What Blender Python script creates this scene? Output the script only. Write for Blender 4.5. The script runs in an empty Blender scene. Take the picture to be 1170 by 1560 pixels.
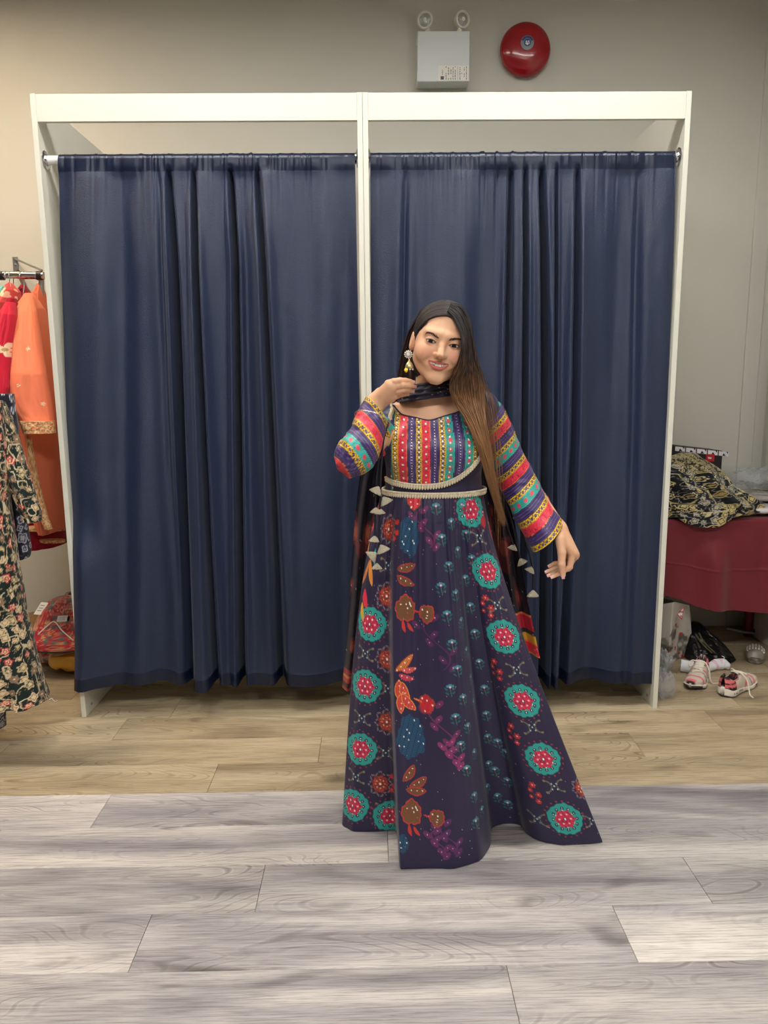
import bpy, bmesh, math, random
import numpy as np
from mathutils import Vector, Matrix

random.seed(7)
RNG = np.random.default_rng(7)
scene = bpy.context.scene
COL = scene.collection

# ------------------------------------------------------------------ camera
CAM_H = 1.38
FPX = 1115.5                      # focal length in pixels of the 1170 x 1560 frame
PITCH, ROLL, YAW = 0.16884, -0.00947, 0.01337
_cy, _sy = math.cos(YAW), math.sin(YAW)
FWD = np.array([_sy*math.cos(PITCH), _cy*math.cos(PITCH), -math.sin(PITCH)])
_r = np.array([_cy, -_sy, 0.0]); _u = np.cross(_r, FWD)
RIGHT = _r*math.cos(ROLL)+_u*math.sin(ROLL)
UP = -_r*math.sin(ROLL)+_u*math.cos(ROLL)
CAM = np.array([0.0, 0.0, CAM_H])
cam_data = bpy.data.cameras.new('camera')
cam = bpy.data.objects.new('camera', cam_data)
COL.objects.link(cam)
cam_data.sensor_width = 36.0
cam_data.lens = FPX/1560.0*36.0
cam_data.clip_start = 0.02
M = Matrix.Identity(4)
for i in range(3):
    M[i][0] = RIGHT[i]; M[i][1] = UP[i]; M[i][2] = -FWD[i]; M[i][3] = CAM[i]
cam.matrix_world = M
scene.camera = cam

# ------------------------------------------------------------------ world, exposure
world = bpy.data.worlds.new('world'); scene.world = world
world.use_nodes = True
world.node_tree.nodes['Background'].inputs[0].default_value = (0.75, 0.74, 0.72, 1)
world.node_tree.nodes['Background'].inputs[1].default_value = 0.05
scene.view_settings.view_transform = 'Standard'
scene.view_settings.look = 'None'
scene.view_settings.gamma = 1.0
scene.view_settings.use_curve_mapping = False
scene.view_settings.exposure = 0.77

CEIL = 3.40
LIGHT_WHITE = (1.0, 0.975, 0.925)
LIGHT_WARM = (1.0, 0.78, 0.52)
# centre x, centre y, size x, size y, strength, colour
CEIL_LIGHTS = [(-0.85, 2.20, 1.2, 0.30, 18.0, LIGHT_WHITE),
               (0.85, 2.20, 1.2, 0.30, 18.0, LIGHT_WHITE),
               (-0.85, -0.55, 1.2, 0.30, 40.0, LIGHT_WHITE),
               (0.85, -0.55, 1.2, 0.30, 40.0, LIGHT_WHITE),
               (-2.05, 2.85, 0.3, 0.3, 85.0, LIGHT_WARM)]

# ------------------------------------------------------------------ helpers
def P(px, py, Y=None, Z=None, X=None):
    """the point of the place that a pixel of the photograph shows, at a known depth or height"""
    d = FWD + RIGHT*((px-585.0)/FPX) + UP*((780.0-py)/FPX)
    if Y is not None: t = (Y-CAM[1])/d[1]
    elif Z is not None: t = (Z-CAM[2])/d[2]
    else: t = (X-CAM[0])/d[0]
    return CAM+d*t

def lin(c):
    c = np.asarray(c, float)
    if c.max() > 1.0: c = c/255.0
    return np.where(c <= 0.04045, c/12.92, ((c+0.055)/1.055)**2.4)

def L4(c):
    c = lin(c); return (float(c[0]), float(c[1]), float(c[2]), 1.0)

MATS = {}
def mat(name, color=(0.5, 0.5, 0.5), rough=0.5, metal=0.0, spec=0.5, attr=None, bump=None, alpha=1.0,
        trans=0.0, emit=None, sheen=0.0, coat=0.0, vary=None, sss=0.0, ior=1.45):
    """procedural principled material; bump = (kind, scale xyz, strength, distance); vary = (scale xyz, amount)"""
    if name in MATS: return MATS[name]
    m = bpy.data.materials.new(name); m.use_nodes = True
    nt = m.node_tree; b = nt.nodes['Principled BSDF']
    b.inputs['Base Color'].default_value = L4(color)
    b.inputs['Roughness'].default_value = rough
    b.inputs['Metallic'].default_value = metal
    b.inputs['Specular IOR Level'].default_value = spec
    b.inputs['IOR'].default_value = ior
    b.inputs['Alpha'].default_value = alpha
    b.inputs['Transmission Weight'].default_value = trans
    b.inputs['Sheen Weight'].default_value = sheen
    b.inputs['Coat Weight'].default_value = coat
    if sss > 0:
        b.inputs['Subsurface Weight'].default_value = sss
        b.inputs['Subsurface Radius'].default_value = (0.012, 0.005, 0.003)
        b.inputs['Subsurface Scale'].default_value = 1.0
    if emit:
        b.inputs['Emission Color'].default_value = (*emit[0], 1); b.inputs['Emission Strength'].default_value = emit[1]
    src = None
    if attr:
        a = nt.nodes.new('ShaderNodeAttribute'); a.attribute_name = attr; src = a.outputs['Color']
    if vary:
        tc = nt.nodes.new('ShaderNodeTexCoord'); mp = nt.nodes.new('ShaderNodeMapping')
        mp.inputs['Scale'].default_value = vary[0]
        nt.links.new(tc.outputs['Object'], mp.inputs['Vector'])
        nz = nt.nodes.new('ShaderNodeTexNoise'); nz.inputs['Scale'].default_value = 1.0; nz.inputs['Detail'].default_value = 4
        nt.links.new(mp.outputs[0], nz.inputs['Vector'])
        mr = nt.nodes.new('ShaderNodeMapRange')
        mr.inputs['From Min'].default_value = 0.3; mr.inputs['From Max'].default_value = 0.7
        mr.inputs['To Min'].default_value = 1-vary[1]; mr.inputs['To Max'].default_value = 1+vary[1]
        nt.links.new(nz.outputs[0], mr.inputs['Value'])
        mx = nt.nodes.new('ShaderNodeMix'); mx.data_type = 'RGBA'; mx.blend_type = 'MULTIPLY'
        mx.inputs['Factor'].default_value = 1.0
        if src: nt.links.new(src, mx.inputs['A'])
        else: mx.inputs['A'].default_value = L4(color)
        nt.links.new(mr.outputs[0], mx.inputs['B'])
        src = mx.outputs['Result']
    if src: nt.links.new(src, b.inputs['Base Color'])
    if bump:
        kind, sc, st, dist = bump
        tc = nt.nodes.new('ShaderNodeTexCoord'); mp = nt.nodes.new('ShaderNodeMapping')
        mp.inputs['Scale'].default_value = sc
        nt.links.new(tc.outputs['Object'], mp.inputs['Vector'])
        if kind == 'noise':
            t = nt.nodes.new('ShaderNodeTexNoise'); t.inputs['Scale'].default_value = 1.0; t.inputs['Detail'].default_value = 3
        else:
            t = nt.nodes.new('ShaderNodeTexVoronoi'); t.inputs['Scale'].default_value = 1.0
        nt.links.new(mp.outputs[0], t.inputs['Vector'])
        bp = nt.nodes.new('ShaderNodeBump'); bp.inputs['Strength'].default_value = st; bp.inputs['Distance'].default_value = dist
        nt.links.new(t.outputs[0], bp.inputs['Height'])
        nt.links.new(bp.outputs[0], b.inputs['Normal'])
    MATS[name] = m
    return m

def tag(o, label=None, cat=None, group=None, kind=None):
    if label: o['label'] = label
    if cat: o['category'] = cat
    if group: o['group'] = group
    if kind: o['kind'] = kind
    return o

def empty(name, loc, label=None, cat=None, group=None):
    o = bpy.data.objects.new(name, None); COL.objects.link(o)
    o.location = tuple(float(c) for c in loc); o.empty_display_size = 0.05
    return tag(o, label, cat, group)

def world_loc(o):
    l = Vector((0, 0, 0))
    while o is not None:
        l += o.location; o = o.parent
    return l

def link(name, me, m, parent=None):
    """a mesh whose vertices are in place coordinates becomes an object, parented without moving"""
    o = bpy.data.objects.new(name, me); COL.objects.link(o)
    if m is not None and not me.materials: me.materials.append(m)
    if parent is not None:
        o.parent = parent
        l = world_loc(parent)
        o.location = -l
    return o

def mesh(name, V, F, m, parent=None, colors=None, smooth=True):
    me = bpy.data.meshes.new(name)
    V = np.asarray(V, dtype=np.float32)
    if isinstance(F, np.ndarray):
        k = F.shape[1]; n = len(F)
        me.vertices.add(len(V)); me.vertices.foreach_set('co', V.ravel())
        me.loops.add(n*k); me.loops.foreach_set('vertex_index', F.astype(np.int32).ravel())
        me.polygons.add(n)
        me.polygons.foreach_set('loop_start', np.arange(0, n*k, k, dtype=np.int32))
        me.polygons.foreach_set('loop_total', np.full(n, k, dtype=np.int32))
        me.update(calc_edges=True); me.validate()
    else:
        me.from_pydata([tuple(map(float, v)) for v in V], [], [tuple(map(int, f)) for f in F]); me.update()
    if smooth: me.polygons.foreach_set('use_smooth', np.ones(len(me.polygons), dtype=bool))
    if colors is not None:
        c = np.ones((len(V), 4), dtype=np.float32); c[:, :3] = colors
        a = me.color_attributes.new('print', 'FLOAT_COLOR', 'POINT')
        a.data.foreach_set('color', c.ravel())
    return link(name, me, m, parent)

def grid_faces(n, m, closed=False):
    """n rows, m columns of vertices, row-major"""
    i = np.arange(n-1)[:, None]; jn = m if closed else m-1
    j = np.arange(jn)[None, :]; j2 = (j+1) % m
    return np.stack([i*m+j, i*m+j2, (i+1)*m+j2, (i+1)*m+j], -1).reshape(-1, 4)

def grid(name, G, m, parent=None, closed=False, colors=None, smooth=True):
    n, k = G.shape[:2]
    return mesh(name, G.reshape(-1, 3), grid_faces(n, k, closed), m, parent,
                None if colors is None else colors.reshape(-1, 3), smooth)

class MB:
    """collects simple solids of ONE part"""
    def __init__(s): s.V = []; s.F = []
    def add(s, V, F):
        o = len(s.V); s.V += [tuple(map(float, v)) for v in V]; s.F += [tuple(int(i)+o for i in f) for f in F]
        return s
    def box(s, a, b):
        (x0, y0, z0), (x1, y1, z1) = a, b
        V = [(x0,y0,z0),(x1,y0,z0),(x1,y1,z0),(x0,y1,z0),(x0,y0,z1),(x1,y0,z1),(x1,y1,z1),(x0,y1,z1)]
        return s.add(V, [(0,3,2,1),(4,5,6,7),(0,1,5,4),(1,2,6,5),(2,3,7,6),(3,0,4,7)])
    def tube(s, pts, r, n=10, caps=True, flat=1.0):
        V, F = tube_arrays(pts, r, n, caps, flat); return s.add(V, F)
    def lathe(s, prof, origin=(0,0,0), axis=(0,0,1), n=28):
        """prof: (radius, height) pairs along axis"""
        ax = Vector(axis).normalized(); q = Vector((0,0,1)).rotation_difference(ax); o = Vector(origin)
        V = []; F = []
        for r, h in prof:
            for k in range(n):
                a = 2*math.pi*k/n
                V.append(tuple(o+q @ Vector((r*math.cos(a), r*math.sin(a), h))))
        for i in range(len(prof)-1):
            for k in range(n):
                F.append((i*n+k, i*n+(k+1)%n, (i+1)*n+(k+1)%n, (i+1)*n+k))
        F.append(tuple(range(n))[::-1]); F.append(tuple((len(prof)-1)*n+k for k in range(n)))
        return s.add(V, F)
    def build(s, name, m, parent=None, smooth=False, bevel=0.0, segs=2):
        me = bpy.data.meshes.new(name); me.from_pydata(s.V, [], s.F); me.update()
        bm = bmesh.new(); bm.from_mesh(me)
        bmesh.ops.recalc_face_normals(bm, faces=bm.faces)
        if bevel > 0:
            bmesh.ops.bevel(bm, geom=[e for e in bm.edges if len(e.link_faces) == 2 and e.calc_face_angle(0) > 0.5],
                            offset=bevel, segments=segs, profile=0.5, affect='EDGES')
        bm.to_mesh(me); bm.free()
        if smooth:
            me.polygons.foreach_set('use_smooth', np.ones(len(me.polygons), dtype=bool))
            me.set_sharp_from_angle(angle=math.radians(38))
        return link(name, me, m, parent)

def tube_arrays(pts, r, n=10, caps=True, flat=1.0):
    pts = np.asarray(pts, float); k = len(pts)
    r = np.broadcast_to(np.asarray(r, float), (k,))
    T = np.gradient(pts, axis=0); T /= np.linalg.norm(T, axis=1)[:, None]+1e-12
    up = np.array([0.0, 1.0, 0.0]) if abs(T[0][1]) < 0.8 else np.array([1.0, 0, 0])
    N = np.zeros_like(T); v = up
    for i in range(k):
        v = v-T[i]*(v@T[i]); v = v/(np.linalg.norm(v)+1e-12); N[i] = v
    B = np.cross(T, N)
    a = np.arange(n)*2*math.pi/n
    V = pts[:, None, :]+r[:, None, None]*(flat*np.cos(a)[None, :, None]*N[:, None, :]+np.sin(a)[None, :, None]*B[:, None, :])
    F = [tuple(f) for f in grid_faces(k, n, True)]
    if caps: F += [tuple(range(n))[::-1], tuple((k-1)*n+i for i in range(n))]
    return V.reshape(-1, 3), F

def spline(ctrl, n):
    """Catmull-Rom through control points"""
    c = np.asarray(ctrl, float); c = np.vstack([2*c[0]-c[1], c, 2*c[-1]-c[-2]])
    t = np.linspace(0, len(c)-3-1e-9, n); i = t.astype(int); f = (t-i)[:, None]
    p0, p1, p2, p3 = c[i], c[i+1], c[i+2], c[i+3]
    return 0.5*((2*p1)+(-p0+p2)*f+(2*p0-5*p1+4*p2-p3)*f**2+(-p0+3*p1-3*p2+p3)*f**3)

def sm(a, b, x):
    t = np.clip((x-a)/(b-a), 0, 1); return t*t*(3-2*t)

def vnoise(x, y, seed=0):
    """smooth value noise in two dimensions"""
    r = np.random.default_rng(seed).random((64, 64))
    xi = np.floor(x).astype(int); yi = np.floor(y).astype(int); fx = x-xi; fy = y-yi
    fx = fx*fx*(3-2*fx); fy = fy*fy*(3-2*fy)
    g = lambda a, b: r[a % 64, b % 64]
    return (g(xi, yi)*(1-fx)+g(xi+1, yi)*fx)*(1-fy)+(g(xi, yi+1)*(1-fx)+g(xi+1, yi+1)*fx)*fy

# ------------------------------------------------------------------ the room
WALL_Y = 4.04
XL, XR, YB = -3.2, 2.16, -3.6
def wood(name, base, dark, light, vein):
    m = bpy.data.materials.new(name); m.use_nodes = True
    nt = m.node_tree; N = nt.nodes; b = N['Principled BSDF']
    b.inputs['Roughness'].default_value = 0.42; b.inputs['Specular IOR Level'].default_value = 0.35
    tc = N.new('ShaderNodeTexCoord'); oi = N.new('ShaderNodeObjectInfo')
    mul = N.new('ShaderNodeMath'); mul.operation = 'MULTIPLY'; mul.inputs[1].default_value = 53.0
    nt.links.new(oi.outputs['Random'], mul.inputs[0])
    cmb = N.new('ShaderNodeCombineXYZ')
    nt.links.new(mul.outputs[0], cmb.inputs[0]); nt.links.new(mul.outputs[0], cmb.inputs[1])
    add = N.new('ShaderNodeVectorMath'); add.operation = 'ADD'
    nt.links.new(tc.outputs['Object'], add.inputs[0]); nt.links.new(cmb.outputs[0], add.inputs[1])
    def noise(sc, detail, dist=0.0, rough=0.55):
        mp = N.new('ShaderNodeMapping'); mp.inputs['Scale'].default_value = sc
        nt.links.new(add.outputs[0], mp.inputs['Vector'])
        t = N.new('ShaderNodeTexNoise'); t.inputs['Scale'].default_value = 1; t.inputs['Detail'].default_value = detail
        t.inputs['Distortion'].default_value = dist; t.inputs['Roughness'].default_value = rough
        nt.links.new(mp.outputs[0], t.inputs['Vector']); return t
    # slow field whose contour lines are the cathedral figure
    fld = noise((1.6, 7.5, 1.0), 0.6, 0.15)
    wv = N.new('ShaderNodeMath'); wv.operation = 'MULTIPLY'; wv.inputs[1].default_value = 170.0
    nt.links.new(fld.outputs[0], wv.inputs[0])
    sn = N.new('ShaderNodeMath'); sn.operation = 'SINE'; nt.links.new(wv.outputs[0], sn.inputs[0])
    fine = noise((7.0, 210.0, 1.0), 6.0, 0.25, 0.7)
    patch = noise((0.9, 6.5, 1.0), 4.0, 0.5, 0.55)
    knot = noise((2.6, 9.5, 1.0), 1.5, 0.8)
    def ramp(src, pts):
        r = N.new('ShaderNodeValToRGB'); e = r.color_ramp.elements
        e[0].position, e[0].color = pts[0][0], L4(pts[0][1]); e[1].position, e[1].color = pts[-1][0], L4(pts[-1][1])
        for p, c in pts[1:-1]:
            q = e.new(p); q.color = L4(c)
        nt.links.new(src, r.inputs[0]); return r.outputs[0]
    def mix(kind, fac, a, bb):
        x = N.new('ShaderNodeMix'); x.data_type = 'RGBA'; x.blend_type = kind
        if isinstance(fac, float): x.inputs['Factor'].default_value = fac
        else: nt.links.new(fac, x.inputs['Factor'])
        nt.links.new(a, x.inputs['A']); nt.links.new(bb, x.inputs['B']); return x.outputs['Result']
    c0 = ramp(patch.outputs[0], [(0.30, dark), (0.47, base), (0.66, light)])
    v = ramp(sn.outputs[0], [(0.0, (226, 225, 225)), (0.45, (255, 255, 255)), (1.0, vein)])
    vm = N.new('ShaderNodeMapRange'); vm.inputs['From Min'].default_value = 0.45; vm.inputs['From Max'].default_value = 0.62
    vm.inputs['To Min'].default_value = 0.05; vm.inputs['To Max'].default_value = 0.62
    msk = noise((1.1, 5.0, 1.0), 2.0, 0.3); nt.links.new(msk.outputs[0], vm.inputs['Value'])
    c1 = mix('MULTIPLY', vm.outputs[0], c0, v)
    fr = ramp(fine.outputs[0], [(0.35, (172, 170, 171)), (0.54, (248, 248, 248)), (0.7, (255, 255, 255))])
    c2 = mix('MULTIPLY', 0.75, c1, fr)
    kn = ramp(knot.outputs[0], [(0.0, (255, 255, 255)), (0.62, (255, 255, 255)), (0.78, (150, 144, 142))])
    c3 = mix('MULTIPLY', 0.9, c2, kn)
    pl = N.new('ShaderNodeMapRange'); pl.inputs['To Min'].default_value = 0.86; pl.inputs['To Max'].default_value = 1.04
    nt.links.new(oi.outputs['Random'], pl.inputs['Value'])
    c4 = mix('MULTIPLY', 1.0, c3, pl.outputs[0])
    nt.links.new(c4, b.inputs['Base Color'])
    bp = N.new('ShaderNodeBump'); bp.inputs['Strength'].default_value = 0.12; bp.inputs['Distance'].default_value = 0.001
    nt.links.new(fine.outputs[0], bp.inputs['Height']); nt.links.new(bp.outputs[0], b.inputs['Normal'])
    MATS[name] = m
    return m
GREY = wood('grey_wood', (180, 174, 174), (128, 123, 127), (219, 212, 205), (150, 144, 146))
TAN = wood('tan_wood', (182, 164, 134), (142, 126, 102), (204, 187, 157), (150, 132, 112))

wall_m = mat('wall_paint', (202, 200, 191), 0.75, spec=0.2, vary=((0.7, 0.7, 0.7), 0.03), bump=('noise', (220, 220, 220), 0.05, 0.001))
ceil_m = mat('ceiling_paint', (205, 203, 196), 0.9)
shop_m = mat('shop_wall', (120, 113, 106), 0.85, vary=((0.5, 0.5, 0.5), 0.05))
sub_m = mat('subfloor', (122, 114, 106), 0.8, vary=((3, 3, 3), 0.1))
floor = MB().box((XL-.1, YB-.1, -0.12), (XR+.1, WALL_Y+.1, -0.008)).build('floor', sub_m)
tag(floor, 'grey and tan wood plank floor of the shop', 'floor', kind='structure')
wb = MB().box((XL-.1, WALL_Y, 0), (XR+.1, WALL_Y+0.1, CEIL)).build('wall_back', wall_m)
tag(wb, 'plain grey painted back wall', 'wall', kind='structure')
tag(MB().box((XL-.1, YB, 0), (XL, WALL_Y, CEIL)).build('wall_left', shop_m), 'left side wall of the shop', 'wall', kind='structure')
tag(MB().box((XR, YB, 0), (XR+.1, WALL_Y, CEIL)).build('wall_right', wall_m), 'grey side wall at the right corner', 'wall', kind='structure')
tag(MB().box((XL-.1, YB-.1, 0), (XR+.1, YB, CEIL)).build('wall_front', shop_m), 'wall of the shop behind the camera', 'wall', kind='structure')
tag(MB().box((XL-.1, YB-.1, CEIL), (XR+.1, WALL_Y+.1, CEIL+.1)).build('ceiling', ceil_m), 'plain pale ceiling', 'ceiling', kind='structure')
# flat strip in the corner and the boxed column on the side wall
tag(MB().box((2.02, WALL_Y-0.015, 0), (2.10, WALL_Y, CEIL)).build('trim_1', wall_m, bevel=0.003), 'flat grey strip next to the corner', 'trim', kind='structure')
tag(MB().box((2.085, 3.62, 0), (XR, 3.86, CEIL)).build('trim_2', wall_m, bevel=0.004), 'boxed grey pilaster on the side wall', 'trim', kind='structure')

# planks
PW, PL = 0.198, 1.232
SEAM = 2.349
pm = {}
def plank(x, y, m):
    """x, y of the near left corner"""
    if m not in pm:
        bm = bmesh.new()
        bmesh.ops.create_cube(bm, size=1.0)
        bmesh.ops.scale(bm, vec=(PL-0.0012, PW-0.0009, 0.010), verts=bm.verts)
        bmesh.ops.bevel(bm, geom=[e for e in bm.edges if all(v.co.z > 0 for v in e.verts)], offset=0.0007, segments=1, affect='EDGES')
        me = bpy.data.meshes.new('plank'); bm.to_mesh(me); bm.free(); me.materials.append(MATS[m]); pm[m] = me
    o = bpy.data.objects.new('plank', pm[m]); COL.objects.link(o)
    o.parent = floor; o.location = (x+PL/2, y+PW/2, -0.005)
rows = {0: -0.92, 1: 0.03, 2: -0.332, 3: -0.605, 4: 0.306, 5: -0.15, 6: 0.55, 7: -0.75, 8: 0.2, 9: -0.5}
for k, x0 in rows.items():
    a = x0-math.ceil((x0-XL)/PL)*PL
    while a < XR:
        plank(a, SEAM-(k+1)*PW, 'grey_wood'); a += PL
rows = {0: -0.592, 1: -0.2215, 2: -1.06, 3: 0.35, 4: -0.15, 5: 0.7, 6: -0.7, 7: 0.1, 8: -0.35}
for k, x0 in rows.items():
    a = x0-math.ceil((x0-XL)/PL)*PL
    if SEAM+(k+1)*PW > WALL_Y+0.1: continue
    while a < XR:
        plank(a, SEAM+k*PW, 'tan_wood'); a += PL
# the floor behind the camera
tag(MB().box((XL, YB, -0.008), (XR, SEAM-10*PW, 0)).build('floor_field', MATS['grey_wood'], floor))

# ceiling lights (above the frame)
for (x, y, sx, sy, st, c) in CEIL_LIGHTS:
    warm = c is LIGHT_WARM
    lab = 'warm square ceiling downlight over the clothes rail' if warm else 'long white ceiling light panel %s, on its %s side' % ('above the booth front' if y > 1 else 'behind the camera', 'left' if x < 0 else 'right')
    t = empty('ceiling_light', (x, y, CEIL), lab, 'ceiling light', None if warm else 'white ceiling light panels')
    f = MB()
    w = 0.03
    f.box((x-sx/2-w, y-sy/2-w, CEIL-0.05), (x+sx/2+w, y-sy/2, CEIL)).box((x-sx/2-w, y+sy/2, CEIL-0.05), (x+sx/2+w, y+sy/2+w, CEIL))
    f.box((x-sx/2-w, y-sy/2, CEIL-0.05), (x-sx/2, y+sy/2, CEIL)).box((x+sx/2, y-sy/2, CEIL-0.05), (x+sx/2+w, y+sy/2, CEIL))
    f.build('frame', mat('light_frame', (235, 235, 232), 0.4), t)
    MB().box((x-sx/2, y-sy/2, CEIL-0.03), (x+sx/2, y+sy/2, CEIL-0.02)).build('diffuser', mat('glow_%d_%d' % (st*10, warm), (240, 240, 240), 0.5, emit=(c, st)), t)

# ------------------------------------------------------------------ changing booth
FY = 2.96                      # front face of the booth
BX0, BX1, BH, PT = -1.2625, 1.2127, 2.467, 0.020
BXM = -0.0268
white_m = mat('white_melamine', (214, 213, 201), 0.38, spec=0.4, vary=((0.8, 0.8, 0.8), 0.012))
booth = empty('changing_booth', ((BX0+BX1)/2, FY, 0), 'white two-bay changing booth frame against the grey wall', 'changing booth')
for x in (BX0, BXM-PT-0.0005, BXM+0.0005, BX1-PT):
    MB().box((x, FY, 0.0), (x+PT, WALL_Y-0.001, BH)).build('side_panel', white_m, booth, bevel=0.0012)
hz = P(300, 184, Y=FY)[2]
for a, b in ((BX0+PT, BXM-PT-0.0005), (BXM+0.0005+PT, BX1-PT)):
    MB().box((a, FY+0.002, hz), (b, FY+0.002+0.018, BH-0.001)).build('header_board', white_m, booth, bevel=0.001)
screw_m = mat('steel', (170, 170, 172), 0.3, 1.0)
for x in (BX0+PT+0.0015, BX1-PT-0.0015):
    s = MB(); s.lathe([(0.006, 0), (0.006, 0.003), (0.002, 0.005)], (x, FY+0.06, 0.035), (1 if x < 0 else -1, 0, 0), 10)
    s.build('screw', screw_m, booth)

# rods
RY = FY+0.045
rz = P(300, 243, Y=RY)[2]
rod_m = mat('rod_white', (236, 236, 232), 0.25, spec=0.5)
chrome = mat('chrome', (200, 200, 204), 0.12, 1.0)
for i, (a, b) in enumerate(((BX0+PT, BXM-PT), (BXM+PT, BX1-PT))):
    t = empty('curtain_rod', ((a+b)/2, RY, rz), 'white curtain rod across the %s booth bay' % ('left' if i == 0 else 'right'), 'curtain rod')
    MB().tube([(a+0.002, RY, rz), (b-0.002, RY, rz)], 0.0165, 20).build('tube', rod_m, t, smooth=True)
    for x, s in ((a+0.0005, 1), (b-0.0005, -1)):
        MB().lathe([(0.034, 0), (0.034, 0.003), (0.030, 0.006), (0.022, 0.007), (0.021, 0.012), (0.018, 0.013)], (x, RY, rz), (s, 0, 0), 28).build('flange', chrome, t, smooth=True)

# curtains
cur_m = mat('curtain_crepe', (16, 34, 66), 0.42, spec=0.6, sheen=0.1, bump=('noise', (190, 190, 560), 0.5, 0.0035), vary=((30, 30, 160), 0.08))
sat_m = mat('curtain_satin', (11, 24, 50), 0.34, spec=0.5, bump=('noise', (160, 160, 120), 0.15, 0.002))
def curtain(left_px, right_px, bottom, grooves, waves, seed, label):
    """left/right/bottom pixels give the edge positions on the rod plane; grooves: ((px, py) path, width m, depth m)"""
    cy = RY
    rg = np.random.default_rng(seed)
    nu, nv = 500, 200
    ztop = rz+0.0175
    pk = P(300, 262, Y=RY)[2]
    zb = P(*bottom, Y=RY)[2]
    edge = lambda path, z: np.interp(z, *np.array(sorted([(P(x, y, Y=RY)[2], P(x, y, Y=RY)[0]) for x, y in path])).T)
    v = np.linspace(0, 1, nv); z = ztop+(zb-ztop)*v
    u = np.linspace(0, 1, nu)
    Z = np.repeat(z[:, None], nu, 1)
    x0 = edge(left_px, z); x1 = edge(right_px, z)
    X = x0[:, None]+(x1-x0)[:, None]*u[None, :]
    Y = np.zeros_like(X)
    top = np.clip((ztop-Z)/(ztop-zb), 0, 1)
    # broad soft waves
    for (f, ph, amp, drift) in waves:
        Y += 1.7*amp*np.sin(2*math.pi*(f*u[None, :]+ph+drift*top))*(0.35+0.65*sm(0, 0.25, top))
    # pleat grooves
    for path, w, d in grooves:
        gx = edge(path, z)[:, None]
        ww = w*(0.75+0.5*top)
        a = X-gx
        Y += 1.25*d*np.exp(-(a/ww)**2)*(0.55+0.45*sm(0.02, 0.15, top))
        Y -= 0.35*d*np.exp(-((a+2.1*ww)/(1.7*ww))**2)*sm(0.02, 0.2, top)
        Y -= 0.30*d*np.exp(-((a-2.1*ww)/(1.7*ww))**2)*sm(0.02, 0.2, top)
    # gathers at the pocket
    gat = np.zeros(nu)
    for k in range(70):
        c = rg.normal(0.5, 0.26) % 1.0; w = rg.uniform(0.003, 0.010)
        gat += rg.uniform(-0.5, 1.0)*np.exp(-((u-c)/w)**2)
    Y += 0.016*gat[None, :]*np.exp(-top/0.05)
    # small creases
    Y += 0.010*(vnoise(u[None, :]*9+top*1.5, top*4.0, seed)-0.5)*sm(0.05, 0.3, top)
    Y += 0.0035*(vnoise(u[None, :]*30+top*6, top*16.0, seed+3)-0.5)
    # pressed fold line across the middle
    zf = P(300, 634, Y=RY)[2]
    Y -= 0.0022*np.exp(-((Z-zf)/0.004)**2)
    Yc = cy-0.020+Y*0.9
    if seed == 11:      # the outer corner hangs in front of the booth panel
        push = 0.060*np.exp(-(u[None, :]/0.09)**2)*sm(0.64, 0.76, top)
        Yc = Yc-push; X = X*(1-push/RY)
    # around the rod: the pocket wraps the tube
    pocket = Z > pk
    dz = np.clip((Z-rz)/0.0185, -1, 1)
    wrap = RY-0.0185*np.sqrt(np.clip(1-dz**2, 0, 1))-0.003
    blend = sm(pk-0.03, pk+0.02, Z)
    wr = np.where(Z > rz, wrap, RY-0.0215)
    Yc = Yc*(1-blend)+(wr+np.minimum(0.009*gat[None, :], 0.004)-0.002)*blend
    Z = Z+0.004*gat[None, :]*sm(ztop-0.02, ztop, Z)
    # hem line waves
    low = sm(0.75, 1.0, top)
    Z = Z+low*(0.018*(vnoise(u*7, u*0, seed+5)-0.5)[None, :]-0.12*np.clip(-Y, -0.05, 0.05))
    # stitched hem: the fabric steps back below the hem seam
    hemz = zb+0.055
    Yc -= 0.0016*(Z < hemz)
    G = np.stack([X, Yc, Z], -1)
    ip = int(np.searchsorted(-z, -pk))
    ih = int(np.searchsorted(-z, -hemz))
    t = empty('curtain', (float(X.mean()), cy, zb), label, 'curtain')
    grid('panel', G[ip:ih+1], cur_m, t)
    # back half of the pocket
    a = np.linspace(0, math.pi, 9)[1:]
    back = np.stack([np.stack([X[0], np.full(nu, RY+0.019*math.sin(q)), rz+0.0185*math.cos(q)+0.002*gat*0], -1) for q in a])[::-1]
    grid('rod_pocket', np.concatenate([back, G[:ip+1]]), sat_m, t)
    grid('hem', G[ih:], sat_m, t)
    return t
curtain([(92, 236), (93, 400), (103, 700), (110.5, 840), (114, 966), (114, 1043)], [(541, 240), (548, 600), (556, 1043)], (300, 1040),
        [([(258, 260), (268, 400), (292, 1040)], 0.014, 0.075),
         ([(296, 260), (302, 400), (328, 1000)], 0.011, 0.070),
         ([(352, 260), (360, 400), (369, 1000)], 0.010, 0.085),
         ([(393, 260), (404, 400), (428, 1000)], 0.013, 0.070),
         ([(240, 240), (246, 300), (262, 700)], 0.016, 0.018)],
        [(5.2, 0.1, 0.010, 0.4), (3.1, 0.5, 0.009, -0.2), (9.3, 0.3, 0.004, 0.3)], 11,
        'navy crepe curtain closing the left booth bay, beside the clothes rail')
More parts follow.
